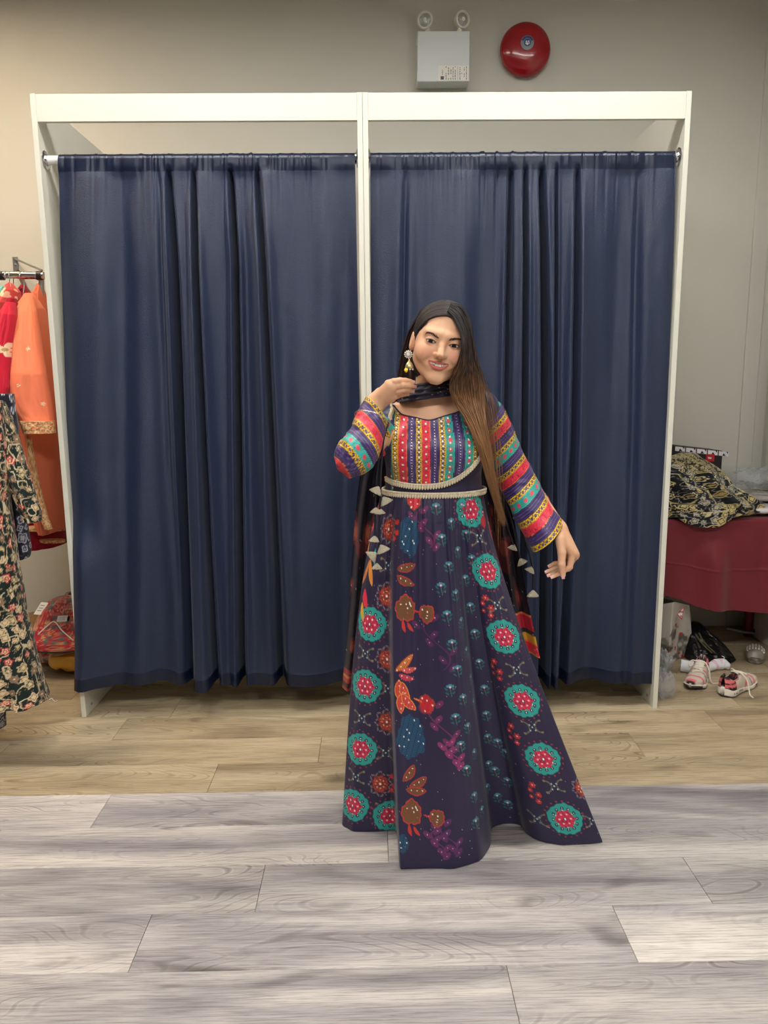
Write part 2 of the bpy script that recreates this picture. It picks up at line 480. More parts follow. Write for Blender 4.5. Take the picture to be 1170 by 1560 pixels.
curtain([(564, 236), (566, 700), (570, 1043)], [(1027, 236), (1010, 700), (992, 1040)], (800, 1040),
        [([(777, 262), (770, 670), (768, 1000)], 0.010, 0.050),
         ([(799, 262), (795, 670), (792, 1000)], 0.009, 0.060),
         ([(824, 262), (828, 670), (825, 1000)], 0.012, 0.085),
         ([(846, 262), (842, 670), (838, 1000)], 0.006, 0.040),
         ([(878, 262), (871, 670), (854, 1000)], 0.011, 0.050),
         ([(972, 262), (962, 670), (950, 1000)], 0.020, 0.022),
         ([(618, 262), (612, 600), (612, 1000)], 0.016, 0.022)],
        [(4.7, 0.3, 0.010, 0.3), (2.6, 0.1, 0.009, 0.2), (10.3, 0.7, 0.003, -0.3)], 23,
        'navy crepe curtain closing the right booth bay, behind the woman')

# ------------------------------------------------------------------ emergency light and fire bell on the wall
def emergency_light():
    y0 = WALL_Y-0.095
    a = P(636, 47, Y=y0); b = P(715, 124, Y=y0)
    t = empty('emergency_light', ((a[0]+b[0])/2, WALL_Y, b[2]), 'white emergency light box with two round lamp heads on the wall', 'emergency light')
    hm = mat('housing_paint', (214, 219, 220), 0.35, spec=0.45)
    MB().box((a[0], y0, b[2]), (b[0], WALL_Y-0.002, a[2])).build('housing', hm, t, bevel=0.004)
    for x in (a[0]-0.004, b[0]):
        MB().box((x, y0+0.02, a[2]-0.06), (x+0.004, y0+0.03, a[2]-0.035)).build('side_clip', hm, t)
    # printed label
    l0 = P(668, 100, Y=y0-0.001); l1 = P(714, 123, Y=y0-0.001)
    lab = MB().box((l0[0], y0-0.0012, l1[2]), (l1[0], y0+0.0005, l0[2])).build('rating_label', mat('label_paper', (232, 231, 224), 0.6), t)
    tag(lab, 'pale printed rating label')
    ink = mat('ink', (95, 98, 104), 0.7)
    w = l1[0]-l0[0]; h = l0[2]-l1[2]
    r = random.Random(4)
    m1 = MB()
    # a mark and columns of small turned print
    m1.box((l0[0]+0.07*w, y0-0.002, l1[2]+0.08*h), (l0[0]+0.18*w, y0-0.0008, l1[2]+0.30*h))
    for cx in (0.12, 0.24, 0.32, 0.40, 0.47, 0.54, 0.70, 0.76, 0.84, 0.91):
        z = 0.40 if cx < 0.2 else 0.08
        while z < 0.9:
            ln = r.uniform(0.05, 0.16)
            if r.random() < 0.72:
                m1.box((l0[0]+cx*w, y0-0.002, l1[2]+z*h), (l0[0]+(cx+0.022)*w, y0-0.0008, l1[2]+min(z+ln, 0.94)*h))
            z += ln+0.05
    m1.box((l0[0]+0.63*w, y0-0.002, l1[2]+0.05*h), (l0[0]+0.637*w, y0-0.0008, l1[2]+0.95*h))
    m1.build('print', ink, lab)
    for (px, py, dx, ax) in ((648, 31, -1, (-0.30, -0.93, -0.16)), (704, 30, 1, (0.42, -0.88, -0.12))):
        y1 = y0+0.012
        c = P(px, py, Y=y1)
        ax = np.array(ax)/np.linalg.norm(ax)
        hd = MB().lathe([(0.012, -0.052), (0.020, -0.048), (0.030, -0.030), (0.036, -0.008), (0.039, 0.0), (0.039, 0.010), (0.033, 0.012), (0.031, 0.006)], c, ax, 28).build('lamp_head', mat('lamp_shell', (226, 223, 214), 0.4), t, smooth=True)
        o = c+ax*0.004
        MB().lathe([(0.031, 0.0), (0.028, 0.004), (0.016, 0.008), (0.002, 0.010)], o, ax, 24).build('lens', mat('lamp_lens', (190, 192, 190), 0.12, 0.75, bump=('noise', (300, 300, 300), 0.9, 0.004)), hd, smooth=True)
        MB().lathe([(0.009, 0.0), (0.009, 0.004), (0.002, 0.006)], o+ax*0.007, ax, 14).build('bulb', mat('lamp_bulb', (238, 238, 232), 0.15), hd, smooth=True)
        MB().lathe([(0.013, 0), (0.013, 0.010), (0.008, 0.012), (0.007, 0.03)], (c[0]-dx*0.012 if dx > 0 else c[0]+0.014, y1+0.004, a[2]-0.001), (0, 0, 1), 16).build('swivel', mat('lamp_shell'), t, smooth=True)
        MB().tube([(c[0]-dx*0.012 if dx > 0 else c[0]+0.014, y1+0.004, a[2]+0.02), tuple(c-ax*0.02)], 0.006, 8).build('bracket', mat('lamp_shell'), t, smooth=True)
emergency_light()

def fire_bell():
    c = P(801.5, 73, Y=WALL_Y-0.05)
    t = empty('fire_bell', (c[0], WALL_Y, c[2]), 'round red fire alarm bell on the grey wall', 'fire bell')
    o = (c[0], WALL_Y-0.001, c[2])
    red = mat('bell_red', (150, 14, 26), 0.2, spec=0.5, coat=0.3)
    MB().lathe([(0.055, 0), (0.055, 0.028), (0.05, 0.03)], o, (0, -1, 0), 32).build('mounting_base', mat('bell_base', (120, 20, 26), 0.5), t, smooth=True)
    prof = [(0.124, 0.022), (0.1275, 0.024), (0.1275, 0.029), (0.1255, 0.032)]
    for k in range(1, 15):
        a = k/14*math.pi/2
        prof.append((0.1255*math.cos(a)**0.75 if k < 14 else 0.004, 0.032+0.046*math.sin(a)))
    MB().lathe(prof, o, (0, -1, 0), 64).build('gong', red, t, smooth=True)
    e0 = P(803, 66, Y=WALL_Y-0.08); eo = (c[0], WALL_Y-0.0785, c[2]+0.012)
    em = MB().lathe([(0.033, -0.004), (0.033, 0.0012), (0.031, 0.002)], eo, (0, -1, 0), 32).build('emblem', mat('emblem_grey', (128, 138, 146), 0.45), t, smooth=True)
    tag(em, 'round blue and grey centre badge')
    # blue ring segments with white and red figure in the middle
    blue = mat('emblem_blue', (36, 62, 116), 0.45)
    y = eo[1]-0.0024
    seg = MB()
    for k in range(20):
        a0 = math.radians(20+k*7); a1 = math.radians(20+(k+1)*7)
        q = [(eo[0]+r*math.cos(a), y, eo[2]+r*math.sin(a)) for r, a in ((0.020, a0), (0.031, a0), (0.031, a1), (0.020, a1))]
        seg.add(q, [(0, 1, 2, 3)])
    seg.build('badge_band', blue, em)
    MB().lathe([(0.0175, 0), (0.0175, 0.0006)], (eo[0], eo[1]-0.002, eo[2]), (0, -1, 0), 24).build('badge_disc', blue, em)
    wm = MB()
    for dx, dz, s in ((-0.005, 0.004, 0.0045), (0.006, 0.005, 0.004), (0.0, -0.006, 0.006), (-0.008, -0.004, 0.003), (0.009, -0.003, 0.003)):
        wm.lathe([(s, 0), (s, 0.0006)], (eo[0]+dx, eo[1]-0.0028, eo[2]+dz), (0, -1, 0), 8)
    wm.build('badge_figure', mat('badge_white', (225, 222, 220), 0.5), em)
fire_bell()

# ------------------------------------------------------------------ soft solids: distance fields and their surface
def nrm(v): v = np.asarray(v, float); return v/np.linalg.norm(v)
def d_cap(p, a, b, ra, rb=None):
    rb = ra if rb is None else rb
    a = np.asarray(a, np.float32); b = np.asarray(b, np.float32)
    ab = b-a; t = np.clip(((p-a)@ab)/(ab@ab), 0, 1)
    return np.linalg.norm(p-a-t[..., None]*ab, axis=-1)-(ra+(rb-ra)*t)
def d_ell(p, c, r):
    r = np.asarray(r, np.float32); q = (p-np.asarray(c, np.float32))/r
    k0 = np.linalg.norm(q, axis=-1); k1 = np.linalg.norm(q/r, axis=-1)
    return k0*(k0-1.0)/(k1+1e-9)
def d_sph(p, c, r): return np.linalg.norm(p-np.asarray(c, np.float32), axis=-1)-r
def smin(a, b, k):
    h = np.clip(0.5+0.5*(b-a)/k, 0, 1); return b*(1-h)+a*h-k*h*(1-h)
def ssub(a, b, k): return -smin(-a, b, k)      # a without b
def d_chain(p, pts, rad, k=0.004):
    d = d_cap(p, pts[0], pts[1], rad[0], rad[1])
    for i in range(1, len(pts)-1): d = smin(d, d_cap(p, pts[i], pts[i+1], rad[i], rad[i+1]), k)
    return d

def isosurface(f, lo, hi, h, slack=1.1):
    """surface nets in sparse blocks of 8 x 8 x 8 cells; f(points) -> signed distance"""
    lo = np.asarray(lo, float); hi = np.asarray(hi, float)
    nb = np.ceil((hi-lo)/(8*h)).astype(int)
    I = np.stack(np.meshgrid(*[np.arange(n) for n in nb], indexing='ij'), -1).reshape(-1, 3)
    ctr = (lo+(I+0.5)*8*h).astype(np.float32)
    dc = np.concatenate([f(c) for c in np.array_split(ctr, max(1, len(ctr)//200000))])
    I = I[np.abs(dc) < 8*h*0.87*slack+0.002]
    loc = np.stack(np.meshgrid(*[np.arange(9)]*3, indexing='ij'), -1)
    D = np.empty((len(I), 9, 9, 9), np.float32)
    for s in np.array_split(np.arange(len(I)), max(1, len(I)//600)):
        p = (lo+(I[s][:, None, None, None, :]*8+loc[None])*h).astype(np.float32)
        D[s] = f(p.reshape(-1, 3)).reshape(len(s), 9, 9, 9)
    N = nb*8+2
    key = lambda c: (c[..., 0]*N[1]+c[..., 1])*N[2]+c[..., 2]
    ins = D < 0
    cnt = sum(ins[:, a:a+8, b:b+8, c:c+8].astype(np.int8) for a in (0, 1) for b in (0, 1) for c in (0, 1))
    w = np.argwhere((cnt > 0) & (cnt < 8))
    bi, cc = w[:, 0], w[:, 1:]
    gc = I[bi]*8+cc
    acc = np.zeros((len(w), 3)); num = np.zeros(len(w))
    corners = [(a, b, c) for a in (0, 1) for b in (0, 1) for c in (0, 1)]
    vals = {q: D[bi, cc[:, 0]+q[0], cc[:, 1]+q[1], cc[:, 2]+q[2]] for q in corners}
    for q in corners:
        for ax in range(3):
            if q[ax] == 0:
                q2 = list(q); q2[ax] = 1; q2 = tuple(q2)
                a, b = vals[q], vals[q2]; m = (a < 0) != (b < 0)
                t = np.where(m, a/(np.where(m, a-b, 1.0)), 0.0)
                pt = np.tile(np.array(q, float), (len(w), 1)); pt[:, ax] += t
                acc += pt*m[:, None]; num += m
    V = lo+(gc+acc/np.maximum(num, 1)[:, None])*h
    k = key(gc); order = np.argsort(k); ks = k[order]; V = V[order]
    faces = []
    for ax in range(3):
        o1, o2 = (ax+1) % 3, (ax+2) % 3
        sl0 = [slice(None)]+[slice(0, 8)]*3
        sl1 = [slice(None)]+[slice(1, 9) if i == ax else slice(0, 8) for i in range(3)]
        a = ins[tuple(sl0)]; b = ins[tuple(sl1)]
        e = np.argwhere(a != b); g = I[e[:, 0]]*8+e[:, 1:]
        flip = a[tuple(e.T)]
        quad = []
        for s1, s2 in ((0, 0), (-1, 0), (-1, -1), (0, -1)):
            q = g.copy(); q[:, o1] += s1; q[:, o2] += s2; quad.append(key(q))
        Q = np.stack(quad, 1)
        idx = np.clip(np.searchsorted(ks, Q), 0, len(ks)-1)
        ok = (ks[idx] == Q).all(1)
        idx = idx[ok]; fl = flip[ok]
        idx[~fl] = idx[~fl][:, ::-1]
        faces.append(idx)
    return V, np.concatenate(faces)

def boxdist(p, lo, hi):
    return np.linalg.norm(np.maximum(np.maximum(np.asarray(lo)-p, p-np.asarray(hi)), 0), axis=-1)

# ------------------------------------------------------------------ the woman: body
WY = 2.15                                        # depth of the body axis
# head frame: x to the viewer's right, y to the back, z up
HC = P(671.0, 526.5, Y=2.085)
_roll, _yaw, _pit = math.radians(12), math.radians(-1.5), math.radians(3)
RH = np.array((Matrix.Rotation(_roll, 3, 'Y') @ Matrix.Rotation(_yaw, 3, 'Z') @ Matrix.Rotation(_pit, 3, 'X')))
HS = 1.02
ZW = 1.13                                       # the lower face is a little shorter than the drawn one
def to_head(p):
    q = ((p-HC.astype(np.float32)) @ RH.astype(np.float32))/HS
    q[..., 2] = np.where(q[..., 2] < 0, q[..., 2]*ZW, q[..., 2]); return q
def from_head(q):
    q = np.array(q, float)
    if q[2] < 0: q[2] /= ZW
    return HC+HS*(RH @ q)
EYE = [(-0.0315, -0.0745, 0.004), (0.0315, -0.0745, 0.004)]
def almond(x, z, s):
    """signed height of the lid opening: >0 inside; x outward from the nose"""
    w = 0.0145
    t = np.clip(x/w, -1, 1)
    up = 0.0050*(1-np.abs(t)**2.2)+0.0012*t
    dn = -0.0033*(1-np.abs(t)**2.0)+0.0012*t
    return np.minimum(up-z, z-dn)-1e3*np.maximum(np.abs(x)-w, 0)
def f_head(p):
    q = to_head(p); ax = np.abs(q[..., 0]); m = np.stack([ax, q[..., 1], q[..., 2]], -1)   # mirrored half
    d = d_ell(q, (0, 0.014, 0.030), (0.0725, 0.092, 0.083))
    d = smin(d, d_ell(q, (0, -0.024, -0.026), (0.0625, 0.064, 0.078)), 0.035)
    d = smin(d, d_cap(m, (0.046, -0.006, -0.050), (0.008, -0.068, -0.097), 0.014, 0.013), 0.035)   # jaw
    d = smin(d, d_sph(q, (0, -0.073, -0.099), 0.0135), 0.022)                                       # chin
    d = smin(d, d_sph(m, (0.038, -0.060, -0.026), 0.0235), 0.028)                                   # cheek
    d = smin(d, d_sph(m, (0.035, -0.0715, -0.036), 0.0125), 0.022)                                  # smile apple
    d = smin(d, d_cap(m, (0.006, -0.083, 0.024), (0.044, -0.070, 0.027), 0.008, 0.006), 0.018)      # brow
    d = ssub(d, d_ell(m, (0.031, -0.0945, 0.005), (0.017, 0.0095, 0.0095)), 0.014)                   # socket
    d = smin(d, d_chain(q, [(0, -0.080, 0.016), (0, -0.0915, -0.002), (0, -0.1055, -0.030)], [0.0070, 0.0068, 0.0100], 0.006), 0.010)
    d = smin(d, d_sph(m, (0.0130, -0.0945, -0.0325), 0.0076), 0.007)                                 # wing
    d = ssub(d, d_ell(m, (0.0068, -0.1030, -0.0400), (0.0036, 0.0050, 0.0028)), 0.003)              # nostril
    d = smin(d, d_sph(m, (0.0315, -0.0745, 0.004), 0.0136), 0.004)                                   # lids
    xo = np.where(True, ax-0.0315, 0)
    lens = -almond(xo, q[..., 2]-0.004, 1)*0.8
    lens = np.maximum(np.maximum(lens, q[..., 1]+0.076), -0.105-q[..., 1])
    d = np.maximum(d, -lens)
    # mouth
    d = smin(d, d_ell(q, (0, -0.071, -0.062), (0.030, 0.0195, 0.020)), 0.014)
    d = smin(d, d_chain(m, [(0.0, -0.0925, -0.0525), (0.007, -0.0922, -0.0510), (0.018, -0.0860, -0.0500), (0.0275, -0.0765, -0.0475)], [0.0036, 0.0038, 0.0032, 0.0020], 0.003), 0.004)
    d = smin(d, d_chain(m, [(0.0, -0.0905, -0.0690), (0.011, -0.0875, -0.0670), (0.020, -0.0815, -0.0595), (0.0275, -0.0765, -0.0490)], [0.0056, 0.0053, 0.0040, 0.0020], 0.003), 0.004)
    g = np.stack([q[..., 0], q[..., 1]-9*q[..., 0]**2, q[..., 2]-10.0*q[..., 0]**2], -1)
    d = ssub(d, d_ell(g, (0, -0.0890, -0.0592), (0.0235, 0.0125, 0.0042)), 0.0012)
    d = ssub(d, d_cap(m, (0.017, -0.100, -0.034), (0.034, -0.087, -0.054), 0.0040, 0.0030), 0.012)   # laugh line
    # ears
    d = smin(d, d_ell(m, (0.0765, 0.004, -0.004), (0.0085, 0.018, 0.030)), 0.006)
    d = ssub(d, d_ell(m, (0.0850, -0.003, -0.001), (0.0055, 0.010, 0.018)), 0.004)
    return (d*HS).astype(np.float32)
def W(px, py, Y): return P(px, py, Y=Y)
S1, E1, W1 = W(594, 648, 2.14), W(543, 702, 1.96), W(573, 612, 2.035)
S2, E2, W2 = W(733, 622, 2.16), W(793, 722, 2.24), W(851, 805, 2.12)
NB = W(655, 622, 2.17)
def f_torso(p):
    q = p.copy(); 
    d = d_ell(q, W(661, 690, 2.155), (0.138, 0.098, 0.165))
    d = smin(d, d_cap(q, W(625, 640, 2.165), W(705, 632, 2.165), 0.055), 0.05)
    d = smin(d, d_cap(q, S1, W(640, 628, 2.17), 0.047, 0.05), 0.03)
    d = smin(d, d_cap(q, S2, W(680, 622, 2.17), 0.047, 0.05), 0.03)
    d = smin(d, d_sph(q, W(626, 690, 2.088), 0.066), 0.045)
    d = smin(d, d_sph(q, W(697, 688, 2.088), 0.066), 0.045)
    d = smin(d, d_ell(q, W(660, 760, 2.155), (0.140, 0.100, 0.11)), 0.05)
    d = smin(d, d_ell(q, W(660, 830, 2.18), (0.148, 0.100, 0.115)), 0.05)
    # neck
    d = smin(d, d_cap(q, from_head((0.0, 0.022, -0.055)), NB, 0.050, 0.054), 0.030)
    # collar bones
    d = smin(d, d_cap(q, W(646, 624, 2.112), W(600, 617, 2.125), 0.006, 0.005), 0.012)
    d = smin(d, d_cap(q, W(664, 622, 2.112), W(712, 612, 2.125), 0.006, 0.005), 0.012)
    return d
def f_limb(p):
    d = d_cap(p, S1, E1, 0.038, 0.031)
    d = smin(d, d_cap(p, E1, W1, 0.031, 0.0225), 0.015)
    d = np.minimum(d, smin(d_cap(p, S2, E2, 0.036, 0.029), d_cap(p, E2, W2, 0.029, 0.0215), 0.015))
    hipc = W(662, 850, 2.19)
    for s in (-1, 1):
        hip = hipc+np.array([s*0.070, 0, 0]); kn = np.array([hip[0]+0.02, 2.19, 0.47]); an = np.array([hip[0]+0.05, 2.28, 0.085])
        d = np.minimum(d, smin(d_cap(p, hip, kn, 0.068, 0.048), d_cap(p, kn, an, 0.050, 0.034), 0.02))
        d = smin(d, d_cap(p, an+np.array([0, 0.02, -0.05]), an+np.array([s*0.02, -0.15, -0.055]), 0.028, 0.024), 0.02)
    return d
# hand at the neck: (knuckle, middle joint, end joint, tip), radii in metres
def hand_at_neck():
    Y0 = 2.035
    wr = W1
    kn = [W(591, 584, 2.002), W(597, 590.5, 2.004), W(599, 598, 2.012), W(596, 605, 2.026)]
    mid = [W(609, 580, 1.998), W(613, 587, 1.998), W(613, 594, 2.006), W(608, 601, 2.020)]
    tip = [W(626, 581.5, 2.022), W(629, 588.5, 2.024), W(626, 595, 2.032), W(618, 600.5, 2.040)]
    fing = [([k, (k+m)/2+np.array([0, -0.002, 0.001]), m, (m+t)/2+np.array([0, -0.002, 0.001]), t], [0.0098, 0.0090, 0.0086, 0.0078, 0.0066]) for k, m, t in zip(kn, mid, tip)]
    thumb = ([W(582, 606, 2.045), W(594, 607, 2.055), W(605, 602, 2.062), W(613, 598, 2.066)], [0.013, 0.011, 0.0098, 0.008])
    palm = [(wr, (kn[0]+kn[1])/2, 0.021, 0.0150), (wr+np.array([0.004, 0.004, -0.004]), (kn[2]+kn[3])/2, 0.020, 0.0140), (wr, kn[1], 0.020, 0.0150), (W(580, 600, 2.045), kn[3], 0.018, 0.0125)]
    return fing, thumb, palm
def hand_hanging():
    Yh = 2.105
    kn = [W(872, 842, Yh-0.028), W(874.5, 846, Yh-0.010), W(873, 850, Yh+0.008), W(868, 852, Yh+0.024)]
    mid = [W(868, 864, Yh-0.034), W(866, 866, Yh-0.014), W(861, 863, Yh+0.004), W(856, 858, Yh+0.020)]
    end = [W(854, 872, Yh-0.036), W(850, 871, Yh-0.018), W(846, 866, Yh-0.002), W(845, 859, Yh+0.016)]
    tip = [W(843, 878, Yh-0.036), W(837, 876, Yh-0.020), W(834, 870.5, Yh-0.004), W(838, 862, Yh+0.012)]
    fing = [([a, b, c, t], [0.0098, 0.0088, 0.0078, 0.0060]) for a, b, c, t in zip(kn, mid, end, tip)]
    thumb = ([W(853, 822, Yh-0.030), W(856, 842, Yh-0.046), W(855.5, 860, Yh-0.056), W(857.5, 876, Yh-0.058)], [0.0145, 0.0120, 0.0105, 0.0082])
    palm = [(W2, (kn[0]+kn[1])/2, 0.0205, 0.0150), (W2, (kn[2]+kn[3])/2, 0.0195, 0.0145), (W2+np.array([0.004, -0.006, -0.012]), kn[1], 0.020, 0.0155), (W(853, 818, Yh-0.018), kn[0], 0.0165, 0.0125)]
    return fing, thumb, palm
H1, H2 = hand_at_neck(), hand_hanging()
def f_hand(p, H):
    fing, thumb, palm = H
    d = d_cap(p, palm[0][0], palm[0][1], palm[0][2], palm[0][3])
    for a, b, r, s in palm[1:]: d = smin(d, d_cap(p, a, b, r, s), 0.012)
    for pts, rad in fing: d = smin(d, d_chain(p, pts, rad, 0.003), 0.0016)
    return smin(d, d_chain(p, thumb[0], thumb[1], 0.004), 0.007)
def hand_box(H):
    q = np.vstack([np.vstack([a for a, _ in H[0]]), np.asarray(H[1][0]), [H[2][0][0]]]); return q.min(0)-0.02, q.max(0)+0.02
GROUPS = [(f_head, HC-0.13, HC+0.13, 0.02), (f_torso, np.array([-0.25, 1.9, 0.55]), np.array([0.55, 2.4, 1.42]), 0.02),
          (f_limb, np.array([-0.25, 1.85, 0.0]), np.array([0.7, 2.4, 1.40]), 0.02),
          (lambda p: f_hand(p, H1), *hand_box(H1), 0.012), (lambda p: f_hand(p, H2), *hand_box(H2), 0.012)]
def f_body(p):
    d = np.full(len(p), 0.35, np.float32)
    for f, lo, hi, k in GROUPS:
        s = boxdist(p, lo, hi) < 0.10
        if s.any(): d[s] = smin(d[s], f(p[s]), k)
    return d
def project(p, f, n=6):
    """moves points onto the surface of f"""
    p = np.asarray(p, np.float32).copy(); e = 0.0006
    for _ in range(n):
        d = f(p); g = np.stack([(f(p+np.eye(3, dtype=np.float32)[i]*e)-f(p-np.eye(3, dtype=np.float32)[i]*e)) for i in range(3)], -1)/(2*e)
        p = p-(d/np.maximum((g*g).sum(-1), 0.2))[:, None]*g
    return p

def build_body(parent):
    V, F = isosurface(f_body, (-0.22, 1.86, 0.0), (0.62, 2.40, 1.66), 0.0024)
    # finer mesh on the face and the hands
    me = bpy.data.meshes.new('tmp'); me.from_pydata([tuple(v) for v in V], [], [tuple(int(i) for i in f) for f in F])
    bm = bmesh.new(); bm.from_mesh(me); bm.verts.ensure_lookup_table()
    q = to_head(V.astype(np.float32))
    face = (q[:, 1] < -0.020) & (np.abs(q[:, 0]) < 0.085) & (q[:, 2] > -0.125) & (q[:, 2] < 0.085)
    ed = [e for e in bm.edges if face[e.verts[0].index] and face[e.verts[1].index]]
    bmesh.ops.subdivide_edges(bm, edges=ed, cuts=1, use_grid_fill=True)
    bm.to_mesh(me); bm.free()
    n = len(me.vertices); co = np.empty(n*3, np.float32); me.vertices.foreach_get('co', co); co = co.reshape(-1, 3)
    q = to_head(co); fz = (q[:, 1] < -0.015) & (np.abs(q[:, 0]) < 0.09) & (q[:, 2] > -0.13) & (q[:, 2] < 0.09)
    co[fz] = project(co[fz], f_body, 3)
    me.vertices.foreach_set('co', co.ravel()); me.update()
    me.polygons.foreach_set('use_smooth', np.ones(len(me.polygons), dtype=bool))
    # skin colour
    c = np.tile(lin((211, 165, 134)), (n, 1))
    q = to_head(co); x, y, z = q.T; ax = np.abs(x)
    def blend(mask, col): 
        mm = np.clip(mask, 0, 1)[:, None]; c[:] = c*(1-mm)+lin(col)*mm
    head = (np.linalg.norm(q, axis=1) < 0.16)
    blend(head*0.45*np.exp(-(((ax-0.040)/0.017)**2+((z+0.026)/0.017)**2))*(y < -0.03), (206, 122, 108))
    blend(head*0.55*np.exp(-(((ax-0.032)/0.018)**2+((z-0.006)/0.010)**2))*(y < -0.05), (150, 100, 78))
    # lips
    zl = -0.0590+10*x*x
    up = np.where(ax < 0.028, 0.0105*(1-(ax/0.028)**2)**0.8+0.0010*np.exp(-((ax-0.006)/0.004)**2), 0)
    dn = np.where(ax < 0.028, 0.0160*np.sqrt(np.clip(1-(ax/0.028)**2, 0, 1)), 0)
    zz = z-zl
    lip = sm(0.0016, -0.0008, zz-up)*sm(-0.0016, 0.0008, zz+dn)*(ax < 0.028)*(y < -0.06)*head
    blend(lip*0.9, (174, 88, 82))
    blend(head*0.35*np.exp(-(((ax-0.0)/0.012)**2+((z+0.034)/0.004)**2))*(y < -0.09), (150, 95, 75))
    a = me.color_attributes.new('print', 'FLOAT_COLOR', 'POINT')
    cc = np.ones((n, 4), np.float32); cc[:, :3] = c; a.data.foreach_set('color', cc.ravel())
    me.name = 'body'
    return link('body', me, mat('skin', (205, 158, 128), 0.48, spec=0.35, attr='print', sss=0.25, bump=('noise', (500, 500, 500), 0.05, 0.0006)), parent)

woman = empty('person', (W(670, 800, 2.15)[0], 2.15, 0.0), 'smiling woman in a navy floral gown, one hand at her neck', 'person')
body = build_body(woman)

# eyes, lashes, brows, teeth
for s, e in ((-1, EYE[0]), (1, EYE[1])):
    c = from_head(e); r = 0.0122*HS
    n1, n2 = 40, 40
    th = np.linspace(0, math.pi, n1)[:, None]; ph = np.linspace(0, 2*math.pi, n2, endpoint=False)[None, :]
    loc = np.stack([np.sin(th)*np.cos(ph), -np.cos(th)*np.ones_like(ph), np.sin(th)*np.sin(ph)], -1)   # pole to the front
    gaze = nrm((from_head((0, 0, 0))*0+CAM)-c)
    gx = nrm(np.cross(gaze, (0, 0, 1))); gz = np.cross(gx, gaze)
    Wd = c+r*(loc[..., 0:1]*gx-loc[..., 1:2]*gaze*1.0+loc[..., 2:3]*gz)
    ang = np.broadcast_to(th, (n1, n2))
    colr = np.tile(lin((226, 216, 208)), (n1, n2, 1))
    colr[ang < 0.54] = lin((48, 28, 20)); colr[(ang >= 0.48) & (ang < 0.54)] = lin((24, 15, 12)); colr[ang < 0.22] = lin((6, 5, 5))
    grid('eye', Wd, mat('eye', (220, 215, 210), 0.12, attr='print', coat=0.6), woman, True, colr)
    # lid line with lashes
    t = np.linspace(-1, 1, 25); w = 0.0145
    zu = 0.0050*(1-np.abs(t)**2.2)+0.0012*t
    pts = np.array([from_head((s*(abs(e[0])+tt*w), -0.0885+0.006*abs(tt)**2, 0.004+zz)) for tt, zz in zip(t, zu)])
    pts = project(pts, f_body, 5)+RH @ np.array([0, -0.0007, 0.0])
    rr = 0.0010*(1-0.6*np.abs(t)**3)+0.0002
    V, F = tube_arrays(pts, rr, 6); mesh('eyelashes', V, F, mat('lash', (22, 16, 15), 0.6), woman)
    zd = -0.0033*(1-np.abs(t)**2.0)+0.0012*t
    pts = np.array([from_head((s*(abs(e[0])+tt*w), -0.0875+0.006*abs(tt)**2, 0.004+zz)) for tt, zz in zip(t, zd)])
    pts = project(pts, f_body, 5)+RH @ np.array([0, -0.0003, 0.0])
    V, F = tube_arrays(pts, rr*0.55, 6); mesh('lower_lashes', V, F, mat('lash'), woman)
    # brow: short hairs lying on the brow bone
    gb = np.random.default_rng(40+s); path = spline([(0.0110, 0.0182), (0.024, 0.0215), (0.040, 0.0245), (0.050, 0.0222), (0.0575, 0.0180)], 60)
    Q = []
    for k in range(170):
        f = gb.random(); i0 = f*59; m0 = np.array([np.interp(i0, np.arange(60), path[:, 0]), np.interp(i0, np.arange(60), path[:, 1])])
        hw = 0.0029*min(1, 0.45+5*f)*(1-0.80*max(0, (f-0.40)/0.60)); m0 = m0+np.array([0, gb.uniform(-1, 1)*hw])
        dr = np.array([0.0050, 0.0028*(1-1.7*f)]) if f > 0.12 else np.array([0.0030, 0.0030])
        Q += [from_head((s*(m0[0]+dr[0]*t_), -0.084, m0[1]+dr[1]*t_)) for t_ in (0, 0.5, 1)]
    Q = (project(np.array(Q), f_head, 4)+(RH @ np.array([0, -0.0005, 0.0]))).reshape(-1, 3, 3)
    VV = []; FF = []; off = 0
    for q in Q:
        V, F = tube_arrays(q, [0.00045, 0.00040, 0.00015], 4, False); VV.append(V); FF.append(np.array(F)+off); off += len(V)
    mesh('eyebrow', np.vstack(VV), np.vstack(FF), mat('brow', (60, 45, 39), 0.7), woman)
# teeth: an arch of upper teeth behind the parted lips
tm = MB()
for k in range(-5, 6):
    a = k*0.0062
    cx, cyy = a*0.93, -0.0880+13*a*a
    hgt = 0.0085 if abs(k) < 2 else 0.0075
    z0 = -0.0535+10*a*a
    V, F = tube_arrays([from_head((cx, cyy, z0)), from_head((cx, cyy, z0-hgt)), from_head((cx, cyy, z0-hgt-0.0012))], [0.0033, 0.0034, 0.0020], 10)
    tm.add(V, F)
tm.build('teeth', mat('teeth', (244, 238, 228), 0.25), woman, smooth=True)
# finger nails
def nail(H, parent):
    for (pts, rad) in list(H[0])+[H[1]]:
        d = nrm(pts[-1]-pts[-2]); tip = pts[-1]+d*rad[-1]*0.35
        v = nrm(CAM-tip); n = nrm(v-d*(v@d)); sd = np.cross(d, n)
        g = []
        for a in np.linspace(-1, 1, 5):
            g.append([tip+d*(b*0.0075)+sd*a*0.0046+n*(rad[-1]*math.sqrt(max(0, 1-(a*0.62)**2))*(1.0 if b < 0.6 else 0.92)+0.0004) for b in (-0.5, 0.0, 0.5, 0.95)])
        grid('fingernail', np.array(g), mat('nail', (224, 172, 160), 0.25, coat=0.4), parent)
nail(H2, woman); nail((H1[0], H1[0][1]), woman)

